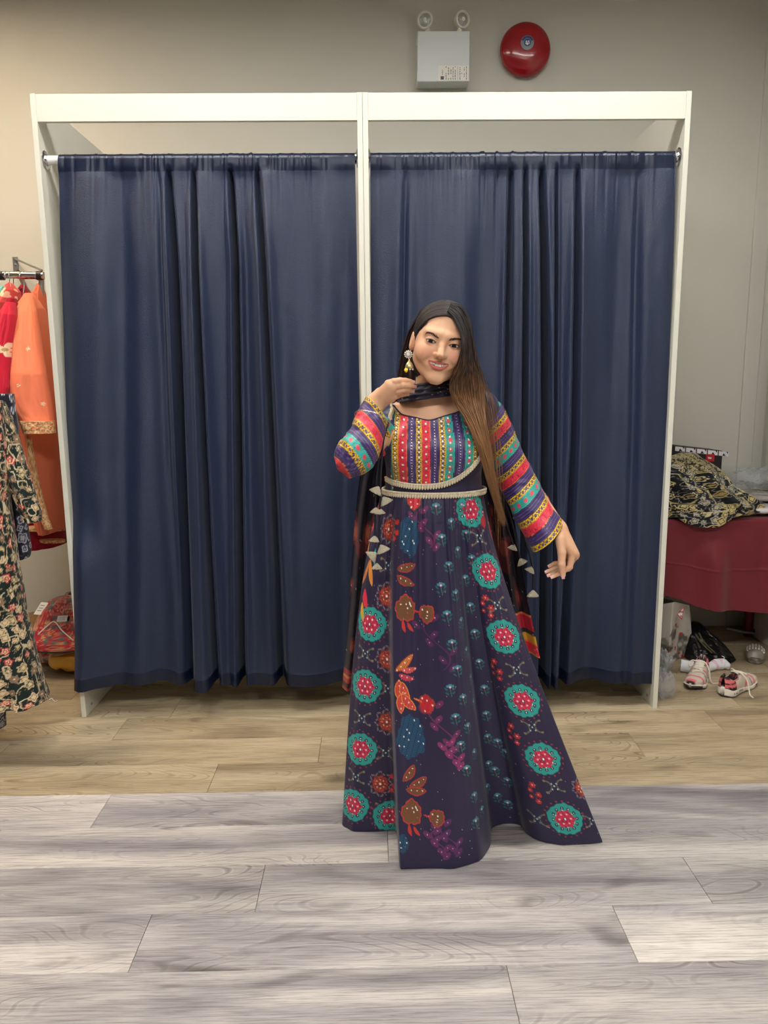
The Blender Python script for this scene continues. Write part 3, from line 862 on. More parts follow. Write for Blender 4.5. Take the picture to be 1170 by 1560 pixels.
# ------------------------------------------------------------------ the gown
def project_px(V):
    d = V-CAM; z = d@FWD
    return 585+FPX*(d@RIGHT)/z, 780-FPX*(d@UP)/z, z
def hit(px, py, f, y0=1.75):
    """first point of a soft solid along the line of sight of a pixel"""
    px, py = np.broadcast_arrays(np.asarray(px, float), np.asarray(py, float))
    d = FWD+RIGHT*((px.ravel()-585)/FPX)[:, None]+UP*((780-py.ravel())/FPX)[:, None]
    d /= np.linalg.norm(d, axis=1)[:, None]
    t = y0/d[:, 1]
    for _ in range(60):
        t = t+np.clip(f((CAM+d*t[:, None]).astype(np.float32)), -0.02, 0.05)*0.9
    return CAM+d*t[:, None]

NAVY = lin((37, 31, 62)); RED = lin((208, 40, 66)); TEAL = lin((42, 150, 142)); YEL = lin((222, 178, 48)); PUR = lin((70, 52, 108))
DARK = lin((22, 18, 30)); WHITE = lin((235, 232, 226)); GOLD = lin((150, 108, 56)); ORANGE = lin((226, 120, 46)); MAROON = lin((112, 36, 58))
satin = mat('printed_satin', (37, 31, 62), 0.42, spec=0.45, attr='print', sheen=0.08, bump=('noise', (700, 700, 700), 0.08, 0.0005))
gown = empty('gown', (woman.location.x, woman.location.y, 0)); gown.parent = woman; gown.location = (0, 0, 0)

def stripe_print(s, t, kind, seed=0):
    """colour of one printed band; s across the band 0..1, t along the band in metres"""
    c = np.empty(s.shape+(3,))
    if kind == 'y':
        c[:] = YEL
        ph = np.mod(t, 0.0135)/0.0135-0.5; r = np.hypot(ph*0.0135, (s-0.5)*0.017)
        c[(r < 0.0044)] = DARK; c[r < 0.0028] = lin((90, 80, 130))
        ph2 = np.mod(t+0.00675, 0.0135)/0.0135-0.5
        c[(np.hypot(ph2*0.0135, (np.abs(s-0.5)-0.24)*0.017) < 0.0020)] = DARK
        c[(s < 0.08) | (s > 0.92)] = lin((150, 120, 40))
    elif kind == 'r':
        c[:] = RED
        n = vnoise(t*420+seed, s*9, 3); c[n > 0.80] = lin((110, 22, 60)); c[n < 0.12] = lin((226, 90, 70))
        c[(s < 0.06) | (s > 0.94)] = ORANGE
    elif kind == 't':
        c[:] = TEAL
        ph = np.mod(t, 0.026)/0.026-0.5; r = np.hypot(ph*0.026, (s-0.5)*0.026)
        c[r < 0.0062] = lin((206, 66, 82))
        n = vnoise(t*500, s*10, 5); c[(n > 0.83) & (r > 0.008)] = lin((16, 74, 84))
        c[(s < 0.07) | (s > 0.93)] = lin((60, 176, 160))
    else:
        c[:] = PUR
        c[(np.abs(s-0.22) < 0.05) | (np.abs(s-0.78) < 0.05)] = lin((38, 28, 66))
        c[(np.abs(s-0.5) < 0.14)] = lin((56, 40, 92)); c[(np.abs(s-0.36) < 0.025) | (np.abs(s-0.64) < 0.025)] = lin((104, 82, 140))
        c[(s < 0.05) | (s > 0.95)] = DARK
    return c

# bodice
f_bod = lambda p: f_torso(p)-0.006
ZWAIST = P(660, 752, Y=2.04)[2]
NECK = np.array([P(a, b, Y=2.09)[[0, 2]] for a, b in ((597, 596), (599, 622), (612, 631), (634, 635), (654, 639), (676, 633), (698, 626), (712, 616), (719, 596))])
UNDER = [(587, 727), (600, 733), (625, 738), (650, 739), (675, 736), (697, 727), (716, 713), (729, 698), (737, 684), (741, 670)]
UND3 = hit(*np.array(UNDER).T, f_bod)
def build_bodice():
    V, F = isosurface(f_bod, (-0.16, 1.98, ZWAIST-0.03), (0.42, 2.32, 1.42), 0.0021)
    x, y, z = V.T
    zn = np.interp(x, NECK[:, 0], NECK[:, 1], left=9, right=9)
    zn = np.where(y > 2.19, P(650, 606, Y=2.2)[2], zn)
    inside_neck = (x > NECK[0, 0]) & (x < NECK[-1, 0])
    keep = (z < np.where(inside_neck, zn, 9)) & (z > ZWAIST-0.02) & (z < 1.40)
    F = F[keep[F].all(1)]
    used = np.unique(F); mp = np.full(len(V), -1); mp[used] = np.arange(len(used)); F = mp[F]; V = V[used]
    x, y, z = V.T
    # snap the rim onto the neckline
    c = np.tile(NAVY, (len(V), 1))
    px = lambda a: P(a, 690, Y=2.04)[0]
    edges = [584, 589, 597, 606, 619.5, 633, 642, 655.5, 669.5, 679, 692, 708, 720, 727, 738]
    kinds = 'ytyrpyrpytptyp'
    ev = np.array([px(a) for a in edges])
    cx = px(661)
    # bands bow outwards a little towards the middle of the bust
    zz = (z-P(660, 690, Y=2.04)[2])/0.10
    xs = cx+(x-cx)*(1+0.10*np.clip(zz, -1, 1.2)**2*np.sign(1))
    und = np.interp(x, UND3[:, 0], UND3[:, 2], left=9, right=9)
    front = (y < 2.17) & (z > und)
    k = np.searchsorted(ev, xs)-1
    for i, kd in enumerate(kinds):
        m = front & (k == i)
        if m.any():
            s = (xs[m]-ev[i])/(ev[i+1]-ev[i])
            c[m] = stripe_print(s, z[m]+0.003*i, kd, i)
            # mirror work
            if kd in 'yrt':
                pit = {'y': 0.0135, 'r': 0.0205, 't': 0.0165}[kd]
                ph = (np.mod(z[m]+i*0.004, pit)/pit-0.5)*pit; r = np.hypot(ph, (s-0.5)*(ev[i+1]-ev[i]))
                cm = c[m]; cm[r < 0.0036] = lin((120, 96, 70)); cm[r < 0.0026] = WHITE; c[m] = cm
            else:
                ph = (np.mod(z[m], 0.008)/0.008-0.5)*0.008; r = np.hypot(ph, (s-0.5)*(ev[i+1]-ev[i]))
                cm = c[m]; cm[r < 0.0014] = WHITE; c[m] = cm
    return mesh('bodice', V, F, satin, gown, c), V
bodice, BV = build_bodice()

# sleeves: loose tubes along the arms
def sleeve(name, axis, rad, seq, skew, n=250, m=190, wr=1.0, seed=1, flat=1.0, end=0.0, planar=None):
    C = spline(axis, n)
    T = np.gradient(C, axis=0); T /= np.linalg.norm(T, axis=1)[:, None]
    side = np.zeros_like(T); v = np.array([1.0, 0, 0.3])
    for i in range(n):
        v = v-T[i]*(v@T[i]); v /= np.linalg.norm(v); side[i] = v
    B = np.cross(T, side)
    s = np.concatenate([[0], np.cumsum(np.linalg.norm(np.diff(C, axis=0), axis=1))])
    th = np.arange(m)*2*math.pi/m
    R = np.interp(np.linspace(0, 1, n), np.linspace(0, 1, len(rad)), rad)[:, None]*np.ones((1, m))
    tt = np.linspace(0, 1, n)[:, None]
    wob = (vnoise(th[None, :]*1.6+tt*7, tt*13+0.4*np.sin(th)[None, :], seed)-0.5)+0.5*(vnoise(th[None, :]*3+tt*3, tt*26, seed+1)-0.5)
    R = R*(1+0.16*wr*wob)
    G = C[:, None, :]+R[..., None]*(np.cos(th)[None, :, None]*side[:, None, :]*flat+np.sin(th)[None, :, None]*B[:, None, :])
    # band coordinate: along the arm, skewed across it
    wd = {'y': 0.0155, 'r': 0.025, 't': 0.024, 'p': 0.026}; per = sum(wd[q] for q in seq)
    we = sm(0.55, 1.0, tt); sk_ = skew*R*np.cos(th)[None, :]
    G = G-T[:, None, :]*(sk_*we)[..., None]                # the cuff is cut along the bands
    S = s[:, None]+sk_*(1-we)+((end-s[-1]) % per)
    if planar is not None:                                 # bands lie in parallel planes
        nv = nrm(planar); G = G+T[:, None, :]*(sk_*we)[..., None]
        G = G-T[:, None, :]*(((G-C[-1])@nv)/(T[-1]@nv)*sm(0.80, 1.0, tt)*np.ones((1, m)))[..., None]*sm(0.80, 1.0, tt)[..., None]
        S = end+20*per+(G-C[-1])@nv
    A = th[None, :]*np.mean(rad)*np.ones((n, 1))
    c = np.tile(NAVY, (n, m, 1))
    wid = {'y': 0.0155, 'r': 0.025, 't': 0.024, 'p': 0.026}
    pos = -per; i = 0
    while pos < S.max()+0.1:
        k = seq[i % len(seq)]; w = wid[k]
        q = (S >= pos) & (S < pos+w)
        if q.any(): c[q] = stripe_print((S[q]-pos)/w, A[q], k, i)
        pos += w; i += 1
    # turned-in rim
    rim = [C[-1]+(G[-1]-C[-1])*0.93+T[-1]*-0.004, C[-1]+(G[-1]-C[-1])*0.90+T[-1]*-0.03]
    G = np.concatenate([G, np.array(rim)]); c = np.concatenate([c, np.tile(DARK, (2, m, 1))])
    return grid(name, G, satin, gown, True, c), G
sl1, G1 = sleeve('sleeve', [W(605, 640, 2.15), W(572, 668, 2.09), W(541, 690, 2.01), W(541, 697, 1.970), W(554, 674, 1.985), W(566, 640, 2.015), W(572, 622, 2.03)],
       [0.050, 0.052, 0.050, 0.054, 0.053, 0.043, 0.034], 'pyrpyt', 1.0, wr=1.1, seed=4, end=0.1075, planar=(0.80, 0.25, 0.55))
sl2, G2 = sleeve('sleeve', [W(728, 622, 2.165), W(746, 640, 2.185), W(768, 690, 2.215), W(790, 736, 2.215), W(812, 780, 2.17), W(834, 815, 2.125)],
       [0.050, 0.052, 0.053, 0.056, 0.058, 0.060], 'tpyrpy', 0.45, wr=0.8, seed=9, end=0.1315, planar=(0.70, 0.0, -0.71))

# skirt
HEMP = [(-90, 520, 1256), (-76, 538, 1266), (-62, 572, 1265), (-51, 602, 1262), (-48.5, 606, 1268), (-46, 607, 1323), (-25, 640, 1326), (0, 690, 1321),
        (14, 733, 1307), (21, 749, 1284), (25, 746, 1260), (31, 770, 1254), (36, 796, 1257), (38.5, 800, 1271), (44, 824, 1284), (50, 855, 1289), (64, 890, 1285), (82, 920, 1282)]
def build_skirt():
    ang = [a for a, _, _ in HEMP]; pts = [P(x, y, Z=0.004)[:2] for _, x, y in HEMP]
    back = [(100, (0.62, 2.16)), (125, (0.58, 2.34)), (155, (0.42, 2.46)), (180, (0.24, 2.49)), (215, (0.05, 2.44)), (245, (-0.085, 2.30))]
    ang += [a for a, _ in back]; pts += [q for _, q in back]
    ang.append(270); pts.append(pts[0])
    ang = np.array(ang, float); pts = np.array(pts)
    # columns: dense in front
    u = np.concatenate([np.linspace(-92, 92, 560), np.linspace(92, 268, 90)[1:-1]])
    uu = np.where(u < -90, u+360, u)
    hx = np.interp(uu, ang, pts[:, 0]); hy = np.interp(uu, ang, pts[:, 1])
    def blur(a, w):
        k = np.exp(-0.5*(np.arange(-3*w, 3*w+1)/w)**2); k /= k.sum()
        return np.convolve(np.concatenate([a[-3*w:], a, a[:3*w]]), k, 'valid')
    hx, hy = blur(hx, 4), blur(hy, 4)
    wc = P(661, 750, Y=2.155)
    a = np.radians(u)
    wx = wc[0]+0.149*np.sin(a); wy = 2.155-0.108*np.cos(a)
    n = 450
    v = np.linspace(0, 1, n)[:, None]
    ztop = ZWAIST-0.006
    w = v**0.94
    bulge = np.sin(math.pi*np.clip(v, 0, 1)**0.65)
    side = np.sin(a)[None, :]
    X = wx*(1-w)+hx*w+bulge*(np.where(side < 0, 0.028, -0.040)*side)
    Y = wy*(1-w)+hy*w-0.018*bulge*np.cos(a)[None, :]
    Z = ztop*(1-v)+0.004*v+0*X
    # small gathers at the waist and slow ripples further down
    r = np.random.default_rng(3)
    g = np.zeros(len(u))
    for k in range(34):
        c0 = r.uniform(-95, 95); g += r.uniform(0.4, 1)*np.exp(-((u-c0)/r.uniform(1.0, 2.6))**2)
    g -= g.mean()
    amp = 0.0055*np.exp(-((v-0.07)/0.16)**2)+0.0035*(1-v)*(v > 0.07)
    Y = Y-amp*g[None, :]*np.abs(np.cos(a))[None, :]-0.010*(vnoise(u[None, :]*0.09+3, v*2.2, 8)-0.5)*np.sin(math.pi*v)
    Y = Y-0.020*np.sin(np.radians(u*5.2+40))[None, :]*sm(0.1, 0.55, v)*np.clip(np.cos(a), 0, 1)[None, :]*(1-0.5*v)
    ring0 = np.stack([wx*0.985+wc[0]*0.015, wy*0.985+2.155*0.015, np.full(len(u), ztop+0.004)], -1)
    G = np.stack([X, Y, Z], -1)
    return G, u
SK, SU = build_skirt()
nR, nC = SK.shape[:2]
SX = np.concatenate([np.zeros((nR, 1)), np.cumsum(np.linalg.norm(np.diff(SK, axis=1), axis=2), axis=1)], 1)
TX = np.concatenate([np.zeros((1, nC)), np.cumsum(np.linalg.norm(np.diff(SK, axis=0), axis=2), axis=0)], 0)
SC = np.tile(NAVY, (nR, nC, 1))
_qx, _qy, _qd = project_px(SK[:, :560].reshape(-1, 3))
class Patch:
    """a window of fabric around one motif, in metres of cloth: x across, y down"""
    def __init__(s, px, py, R, ang=0.0):
        d2 = (_qx-px)**2+(_qy-py)**2
        near = d2 < max(9.0, d2.min()*1.5+0.5)
        k = np.where(near, _qd+0.01*np.sqrt(d2), 99).argmin()
        i, j = divmod(int(k), 560)
        r = np.abs(TX[:, j]-TX[i, j]) < R*1.5; q = np.abs(SX[i]-SX[i, j]) < R*1.9
        s.ix = np.ix_(r, q)
        x = (SX[:, :]-SX[:, j:j+1])[s.ix]; y = (TX-TX[i:i+1, :])[s.ix]
        ca, sa = math.cos(ang), math.sin(ang)
        s.x = ca*x+sa*y; s.y = -sa*x+ca*y
        s.c = SC[s.ix]
    def paint(s, mask, col): s.c[mask] = col; return s
    def end(s): SC[s.ix] = s.c
PXM = 0.00192
def ell(p, cx, cy, rx, ry, ang=0.0):
    x, y = p.x-cx, p.y-cy
    if ang:
        ca, sa = math.cos(ang), math.sin(ang); x, y = ca*x+sa*y, -sa*x+ca*y
    return np.hypot(x/rx, y/ry)
def medallion(px, py, R=0.052):
    p = Patch(px, py, R*1.4)
    r = np.hypot(p.x, p.y); th = np.arctan2(p.y, p.x)
    edge = R*(1+0.030*np.cos(14*th)+0.025*np.cos(5*th+1))
    p.paint(r < edge*1.04, lin((24, 66, 84))).paint(r < edge, TEAL)
    dots = (np.abs(r-R*1.16) < 0.0022) & (np.mod(th, 0.30) < 0.09); p.paint(dots, lin((150, 50, 60)))
    p.paint((np.hypot(r-R*0.70, (np.mod(th+0.26, math.pi/6)-math.pi/12)*R*0.7) < 0.0052), lin((22, 44, 70)))
    p.paint((np.hypot(r-R*0.70, (np.mod(th+0.26, math.pi/6)-math.pi/12)*R*0.7) < 0.0016), WHITE)
    e2 = R*0.56*(1+0.07*np.cos(6*th)+0.05*np.cos(11*th))
    p.paint(r < e2, lin((196, 42, 76)))
    p.paint((r < e2) & (vnoise(p.x*330+9, p.y*330+5, 2) > 0.66), lin((120, 24, 60)))
    for k in range(6):
        a = k*math.pi/3
        p.paint(ell(p, R*0.34*math.cos(a), R*0.34*math.sin(a), 0.0042, 0.0042) < 1, lin((226, 96, 120)))
        p.paint(ell(p, R*0.34*math.cos(a), R*0.34*math.sin(a), 0.0020, 0.0020) < 1, WHITE)
        p.paint(ell(p, R*0.56*math.cos(a+.5), R*0.56*math.sin(a+.5), 0.0017, 0.0017) < 1, WHITE)
    p.paint(r < 0.0060, lin((110, 30, 50))).paint(r < 0.0030, WHITE); p.end()
def roundflower(px, py, R=0.034):
    p = Patch(px, py, R*1.7)
    r = np.hypot(p.x, p.y*0.85); th = np.arctan2(p.y, p.x)
    ring = np.abs(r-R*(0.95+0.10*np.cos(8*th))) < 0.0028; p.paint(ring & (np.mod(th*3, 1.0) < 0.75), lin((120, 104, 116)))
    p.paint(r < R*0.76*(1+0.1*np.cos(9*th)), lin((126, 44, 40)))
    p.paint((r < R*0.68) & (vnoise(p.x*350, p.y*350, 6) > 0.62), lin((190, 70, 48)))
    for k in range(8):
        a = k*math.pi/4; p.paint(ell(p, R*0.42*math.cos(a), R*0.42*math.sin(a), 0.0022, 0.0022) < 1, lin((220, 190, 150)))
    p.paint(r < 0.0034, WHITE)
    for a, q in ((0.1, 1.35), (0.55, 1.25), (-0.6, 1.35)):
        p.paint(ell(p, R*q*math.cos(a), R*q*math.sin(a), 0.0088, 0.0076) < 1+0.18*np.cos(7*np.arctan2(p.y-R*q*math.sin(a), p.x-R*q*math.cos(a))), lin((188, 44, 40)))
    p.end()
def spider(px, py, R=0.028):
    p = Patch(px, py, R*1.4)
    col = lin((104, 98, 84))
    for sx in (-1, 1):
        for sy in (-1, 1):
            x, y = p.x*sx, p.y*sy
            arc = np.abs(np.hypot(x-R*0.95, y-R*0.05)-R*0.62) < 0.0021
            p.paint(arc & (y > 0.0) & (x < R*0.95), col)
            p.paint(np.hypot(x-R*0.95, y-R*0.68) < 0.0038, lin((130, 116, 90)))
    for (a, b) in ((-0.25, -0.3), (0.3, -0.25), (0, 0), (0.28, 0.4), (-0.3, 0.35)):
        p.paint(ell(p, a*R, b*R, 0.0032, 0.0032) < 1, lin((70, 120, 130))); p.paint(ell(p, a*R, b*R, 0.0016, 0.0016) < 1, WHITE)
    p.end()
def sprig(px, py, R=0.0170, seed=0):
    p = Patch(px, py, R*1.9)
    p.paint((np.abs(p.x-0.15*p.y) < 0.0011) & (p.y > -R*0.2) & (p.y < R*1.3), lin((70, 104, 90)))
    for k, (cx, cy, a) in enumerate(((-0.7, 0.05, 0.7), (0.7, 0.05, -0.7), (-0.55, 0.8, 0.6), (0.55, 0.75, -0.6))):
        p.paint(ell(p, cx*R, cy*R, 0.0058, 0.0025, a) < 1, lin((34, 92, 96)))
    for a in (-2.4, -1.57, -0.7):
        p.paint(ell(p, R*0.55*math.cos(a), R*0.55*math.sin(a)-0.001, 0.0048, 0.0038) < 1, lin((58, 128, 140)))
    p.paint(ell(p, 0, -R*0.25, 0.0042, 0.0038) < 1, lin((160, 120, 160))).paint(ell(p, 0, -R*0.25, 0.0019, 0.0019) < 1, WHITE); p.end()
def spray(px, py, R=0.03):
    p = Patch(px, py, R*1.6)
    p.paint((np.abs(p.x-0.25*R*np.sin(p.y/R*2.2)) < 0.0011) & (np.abs(p.y) < R), lin((96, 60, 50)))
    for (a, b, s) in ((0.1, -0.95, 1), (-0.25, -0.35, 0.8), (0.5, 0.1, 1), (-0.3, 0.4, 0.7), (0.35, 0.85, 0.9)):
        th = np.arctan2(p.y-b*R, p.x-a*R)
        p.paint(ell(p, a*R, b*R, 0.0085*s, 0.0085*s) < 1+0.25*np.cos(6*th), lin((184, 42, 44))); p.paint(ell(p, a*R, b*R, 0.0018, 0.0018) < 1, lin((230, 200, 190)))
    p.end()
def leaf(px, py, L, Wd, ang, col, rim=None, hatch=None, dots=True):
    p = Patch(px, py, L*1.2, ang)
    h = Wd*np.clip(1-(p.x/L)**2, 0, 1)**0.8
    m = (np.abs(p.x) < L) & (np.abs(p.y-0.25*Wd*np.cos(p.x/L*2)) < h)
    if rim is not None:
        m2 = (np.abs(p.x) < L*1.05) & (np.abs(p.y-0.25*Wd*np.cos(p.x/L*2)) < h+0.0022); p.paint(m2, rim)
    p.paint(m, col)
    if hatch is not None: p.paint(m & (np.mod(p.x*math.cos(0.4)+p.y*0.4, 0.0044) < 0.0015), hatch)
    if dots: p.paint(m & (np.hypot(np.mod(p.x+0.006, 0.016)-0.008, p.y) < 0.0018), WHITE)
    p.end()
def blob(px, py, rx, ry, col, rim=None, hatch=None, seed=1, ndots=6):
    p = Patch(px, py, max(rx, ry)*1.35)
    th = np.arctan2(p.y/ry, p.x/rx); r = np.hypot(p.x/rx, p.y/ry)
    e = 0.96+0.05*np.cos(3*th+seed)+0.05*np.cos(5*th+2*seed)+0.045*np.cos(11*th+seed)
    if rim is not None: p.paint(r < e+0.0026/min(rx, ry), rim)
    p.paint(r < e, col)
    if hatch is not None: p.paint((r < e) & (np.mod(p.y+0.15*p.x, 0.0046) < 0.0018), hatch)
    g = np.random.default_rng(seed)
    for k in range(ndots):
        a = g.uniform(0, 6.28); q = math.sqrt(g.uniform(0, 0.8)); p.paint(np.hypot(p.x-q*rx*math.cos(a), p.y-q*ry*math.sin(a)) < 0.0021, WHITE)
    p.end()
def vine(px, py, R, col, seed=2):
    p = Patch(px, py, R*1.3)
    p.paint((np.abs(p.x-0.5*R*np.sin(p.y/R*2.6)) < 0.0026) & (np.abs(p.y) < R), col)
    for k, b in enumerate(np.linspace(-0.95, 0.95, 7)):
        a = 0.5*math.sin(b*2.6)+(-0.28 if k % 2 else 0.28)
        p.paint(ell(p, a*R, b*R, 0.0150, 0.0078, 0.8 if k % 2 else -0.8) < 1, col); p.paint(ell(p, a*R, b*R, 0.0017, 0.0017) < 1, lin((200, 170, 180)))
    p.end()
BLUE = lin((22, 52, 86)); BLUE2 = lin((34, 82, 108)); PLUM = lin((104, 40, 84)); BRN = lin((120, 66, 44)); REDRIM = lin((186, 52, 44))
# large flowers of the middle panel
blob(624, 816, 0.034, 0.062, BLUE, None, BLUE2, 3, 9); blob(626, 1124, 0.042, 0.066, BLUE, None, BLUE2, 5, 10); blob(614, 1285, 0.016, 0.03, BLUE, None, BLUE2, 6, 3)
vine(648, 806, 0.055, PLUM, 3); vine(665, 980, 0.075, lin((82, 34, 80)), 4); vine(672, 1108, 0.070, PLUM, 5); vine(690, 1150, 0.04, lin((130, 44, 96)), 5); vine(684, 1278, 0.050, lin((88, 38, 92)), 6); vine(668, 1285, 0.04, lin((98, 40, 92)), 7)
for (x, y, a) in ((619, 864, -0.25), (617, 884, 0.45), (623, 1178, -0.95), (637, 1192, -0.55), (634, 1205, 0.05)):
    leaf(x, y, 0.028, 0.0105, a, BRN, REDRIM, lin((84, 70, 40)))
for (x, y) in ((617, 927), (627, 1238)):
    blob(x, y, 0.028, 0.036, BRN, REDRIM, lin((90, 76, 42)), 4, 6); leaf(x-2, y+27, 0.018, 0.005, 1.4, REDRIM, None, None, False); leaf(x+8, y+28, 0.016, 0.005, 1.0, REDRIM, None, None, False)
for (x, y) in ((650, 935), (666, 1247)):
    blob(x, y, 0.021, 0.024, BRN, REDRIM, lin((90, 76, 42)), 2, 4); leaf(x-15, y-4, 0.012, 0.0025, 0.3, REDRIM, None, None, False)
leaf(616, 1010, 0.034, 0.0095, -0.75, lin((206, 126, 50)), lin((150, 50, 40)), lin((150, 60, 40))); leaf(623, 1020, 0.022, 0.0085, -0.10, lin((214, 92, 84)), None, lin((150, 40, 60))); leaf(619, 1032, 0.024, 0.0085, 0.35, lin((196, 60, 84)), None, lin((140, 30, 60)))
for (x, y, a) in ((609, 1053, 1.5), (617, 1055, 1.25), (612, 1070, 1.7), (622, 1070, 0.9)): leaf(x, y, 0.030, 0.0105, a, lin((206, 74, 58)), lin((220, 140, 60)), lin((160, 40, 50)))
blob(650, 1073, 0.022, 0.026, lin((196, 34, 44)), lin((140, 60, 50)), lin((150, 24, 40)), 7, 4); leaf(637, 1066, 0.014, 0.0022, 0.4, ORANGE, None, None, False)
blob(631, 762, 0.022, 0.026, lin((198, 44, 56)), lin((90, 70, 40)), None, 8, 5); blob(735, 790, 0.014, 0.028, lin((170, 38, 48)), None, None, 9, 4); blob(757, 800, 0.014, 0.04, lin((150, 36, 44)), None, None, 4, 4)
for (x, y) in ((592, 806), (589, 908), (590, 1004), (589, 1100), (579, 1194)): roundflower(x, y)
for (x, y) in ((592, 861), (591, 953), (591, 1049), (588, 1147), (586, 1232), (556, 996), (551, 1094), (541, 1184), (731, 820), (758, 922), (787, 1020), (811, 1108), (844, 1198), (818, 1248), (903, 1250)): spider(x, y)
for (x, y) in ((754, 1021), (780, 1119), (813, 1209), (740, 925)): spray(x, y)
roundflower(889, 1200, 0.030)
for (x, y) in ((717, 776), (745, 871), (769, 971), (797, 1068), (828, 1156), (861, 1248), (563, 951), (556, 1046), (549, 1142), (537, 1227), (594, 1243)): medallion(x, y)
for k, (x, y) in enumerate(((420,85),(480,145),(443,205),(505,255),(470,312),(533,362),(498,422),(440,395),(553,470),(463,505),(520,530),(570,575),(483,615),(540,645),(588,690),(505,718),(557,748),(475,790),(527,830),(607,790),(570,845),(497,905),(545,940),(617,893),(517,1010),(570,1040),(622,980),(540,1105),(625,1085),(700,1150),(692,1040),(620,1175),(658,1210),(570,1210),(520,80),(537,190),(650,1110),(660,1000),(560,285),(575,1310),(600,1265),(700,1240))):
    sprig(500+x/2.557, 740+y/2.557, seed=k)
for (x, y, L_, w_, a_, col) in ((566, 775, .030, .008, -1.1, (190, 60, 60)), (564, 802, .030, .009, -1.0, (214, 50, 84)), (561, 832, .030, .008, 1.3, (230, 140, 50)), (557, 872, .046, .008, -1.2, (200, 120, 60)),
                              (565, 872, .042, .008, 1.35, (214, 140, 60)), (556, 912, .030, .012, 1.3, (214, 40, 70)), (552, 932, .030, .009, 1.3, (206, 164, 44)), (571, 850, .03, .004, 1.5, (42, 150, 142))):
    leaf(x, y, L_, w_, a_, lin(col), None, None, False)
# scattered sequins and the back of the skirt
sq = (RNG.random((nR, nC)) > 0.9990) & (np.arange(nR)[:, None] > 4); SC[sq] = lin((190, 186, 200))
skirt = grid('skirt', SK, satin, gown, True, SC)

# lace trims: a band with a row of hanging beads
lace_m = mat('lace', (206, 194, 168), 0.38, spec=0.5, bump=('noise', (600, 600, 600), 0.5, 0.0012))
def lace(name, pts, drop=0.0095, band=0.0036, step=0.0078, n=400):
    C = spline(pts, n); s = np.concatenate([[0], np.cumsum(np.linalg.norm(np.diff(C, axis=0), axis=1))])
    m = MB(); V, F = tube_arrays(C[::4], band, 6); m.add(V, F)
    k = int(s[-1]/step)
    for i in range(k):
        c = np.array([np.interp((i+0.5)*step, s, C[:, a]) for a in range(3)])
        m.lathe([(0.0012, 0.006), (0.0034, 0.002), (0.0040, -0.002), (0.0030, -0.0055), (0.0008, -0.008)], c+np.array([0, -0.0015, -drop+0.004]), (0, 0, 1), 7)
        m.lathe([(0.0006, -0.003), (0.0026, -0.001), (0.0026, 0.001), (0.0006, 0.003)], c+np.array([0, -0.004, 0.001]), (0, 0, 1), 6)
    return m.build(name, lace_m, gown, smooth=True)
f_out = lambda p: f_torso(p)-0.009
lace('bust_lace', project(hit(*np.array(UNDER).T, f_out), f_out, 6))
wl = []
for a in np.radians(np.linspace(-112, 112, 34)):
    wl.append((P(661, 750, Y=2.155)[0]+0.153*math.sin(a), 2.155-0.112*math.cos(a), ZWAIST-0.002))
lace('waist_lace', wl, band=0.0044)
# neckline piping and the silver shoulder trim
npx = [(599, 607), (600, 622), (612, 631), (634, 636), (654, 640), (676, 634), (698, 627), (711, 617), (716, 604)]
V, F = tube_arrays(spline(project(hit(*np.array(npx).T, f_bod), f_bod, 6), 90), 0.0021, 6); mesh('neck_piping', V, F, mat('piping', (44, 36, 70), 0.5), gown)
lace('shoulder_lace', project(np.array([W(597, 612, 2.09), W(596, 622, 2.09), W(594, 632, 2.085), W(592, 645, 2.075)]), lambda p: f_torso(p)-0.009, 6), drop=0.004, band=0.007, step=0.006)

# ------------------------------------------------------------------ scarf
mat('scarf', (26, 20, 34), 0.5, spec=0.35, attr='print', sheen=0.1)
def scarf_cloth(name, top, bottom, cols, seed, stripes, parent):
    """a long hanging end of the scarf: top/bottom edges as (left, right) points"""
    n, m = 260, 60
    v = np.linspace(0, 1, n)[:, None, None]; u = np.linspace(0, 1, m)[None, :, None]
    G = None
    rows_ = [np.asarray(r, float) for r in cols]
    L_ = spline([r[0] for r in rows_], n); R_ = spline([r[1] for r in rows_], n)
    G = L_[:, None, :]*(1-u)+R_[:, None, :]*u
    G[..., 1] += 0.018*np.sin(u[..., 0]*math.pi*5+v[..., 0]*2)*(0.4+0.6*v[..., 0])
    S = np.concatenate([[0], np.cumsum(np.linalg.norm(np.diff(L_, axis=0), axis=1))])[:, None]*np.ones((1, m))
    A = np.linalg.norm(R_-L_, axis=1)[:, None]*u[..., 0]
    c = np.tile(lin((26, 20, 34)), (n, m, 1))
    nz = vnoise(A*42+seed, S*17, seed); c[nz > 0.68] = lin((96, 38, 42)); c[nz > 0.79] = lin((150, 70, 60)); c[nz > 0.92] = lin((180, 104, 70))
    n2 = vnoise(A*260, S*260, seed+1); c[n2 > 0.965] = lin((210, 200, 190))
    end = S[-1, 0]-S
    for a, b, col in stripes:
        q = (end >= a) & (end < b); c[q] = lin(col)
        q2 = q & (n2 > 0.93); c[q2] = lin((230, 190, 170))
    return grid(name, G, mat('scarf'), parent, False, c)
scarf = empty('scarf', (0, 0, 0)); scarf.parent = woman; scarf.location = (0, 0, 0)
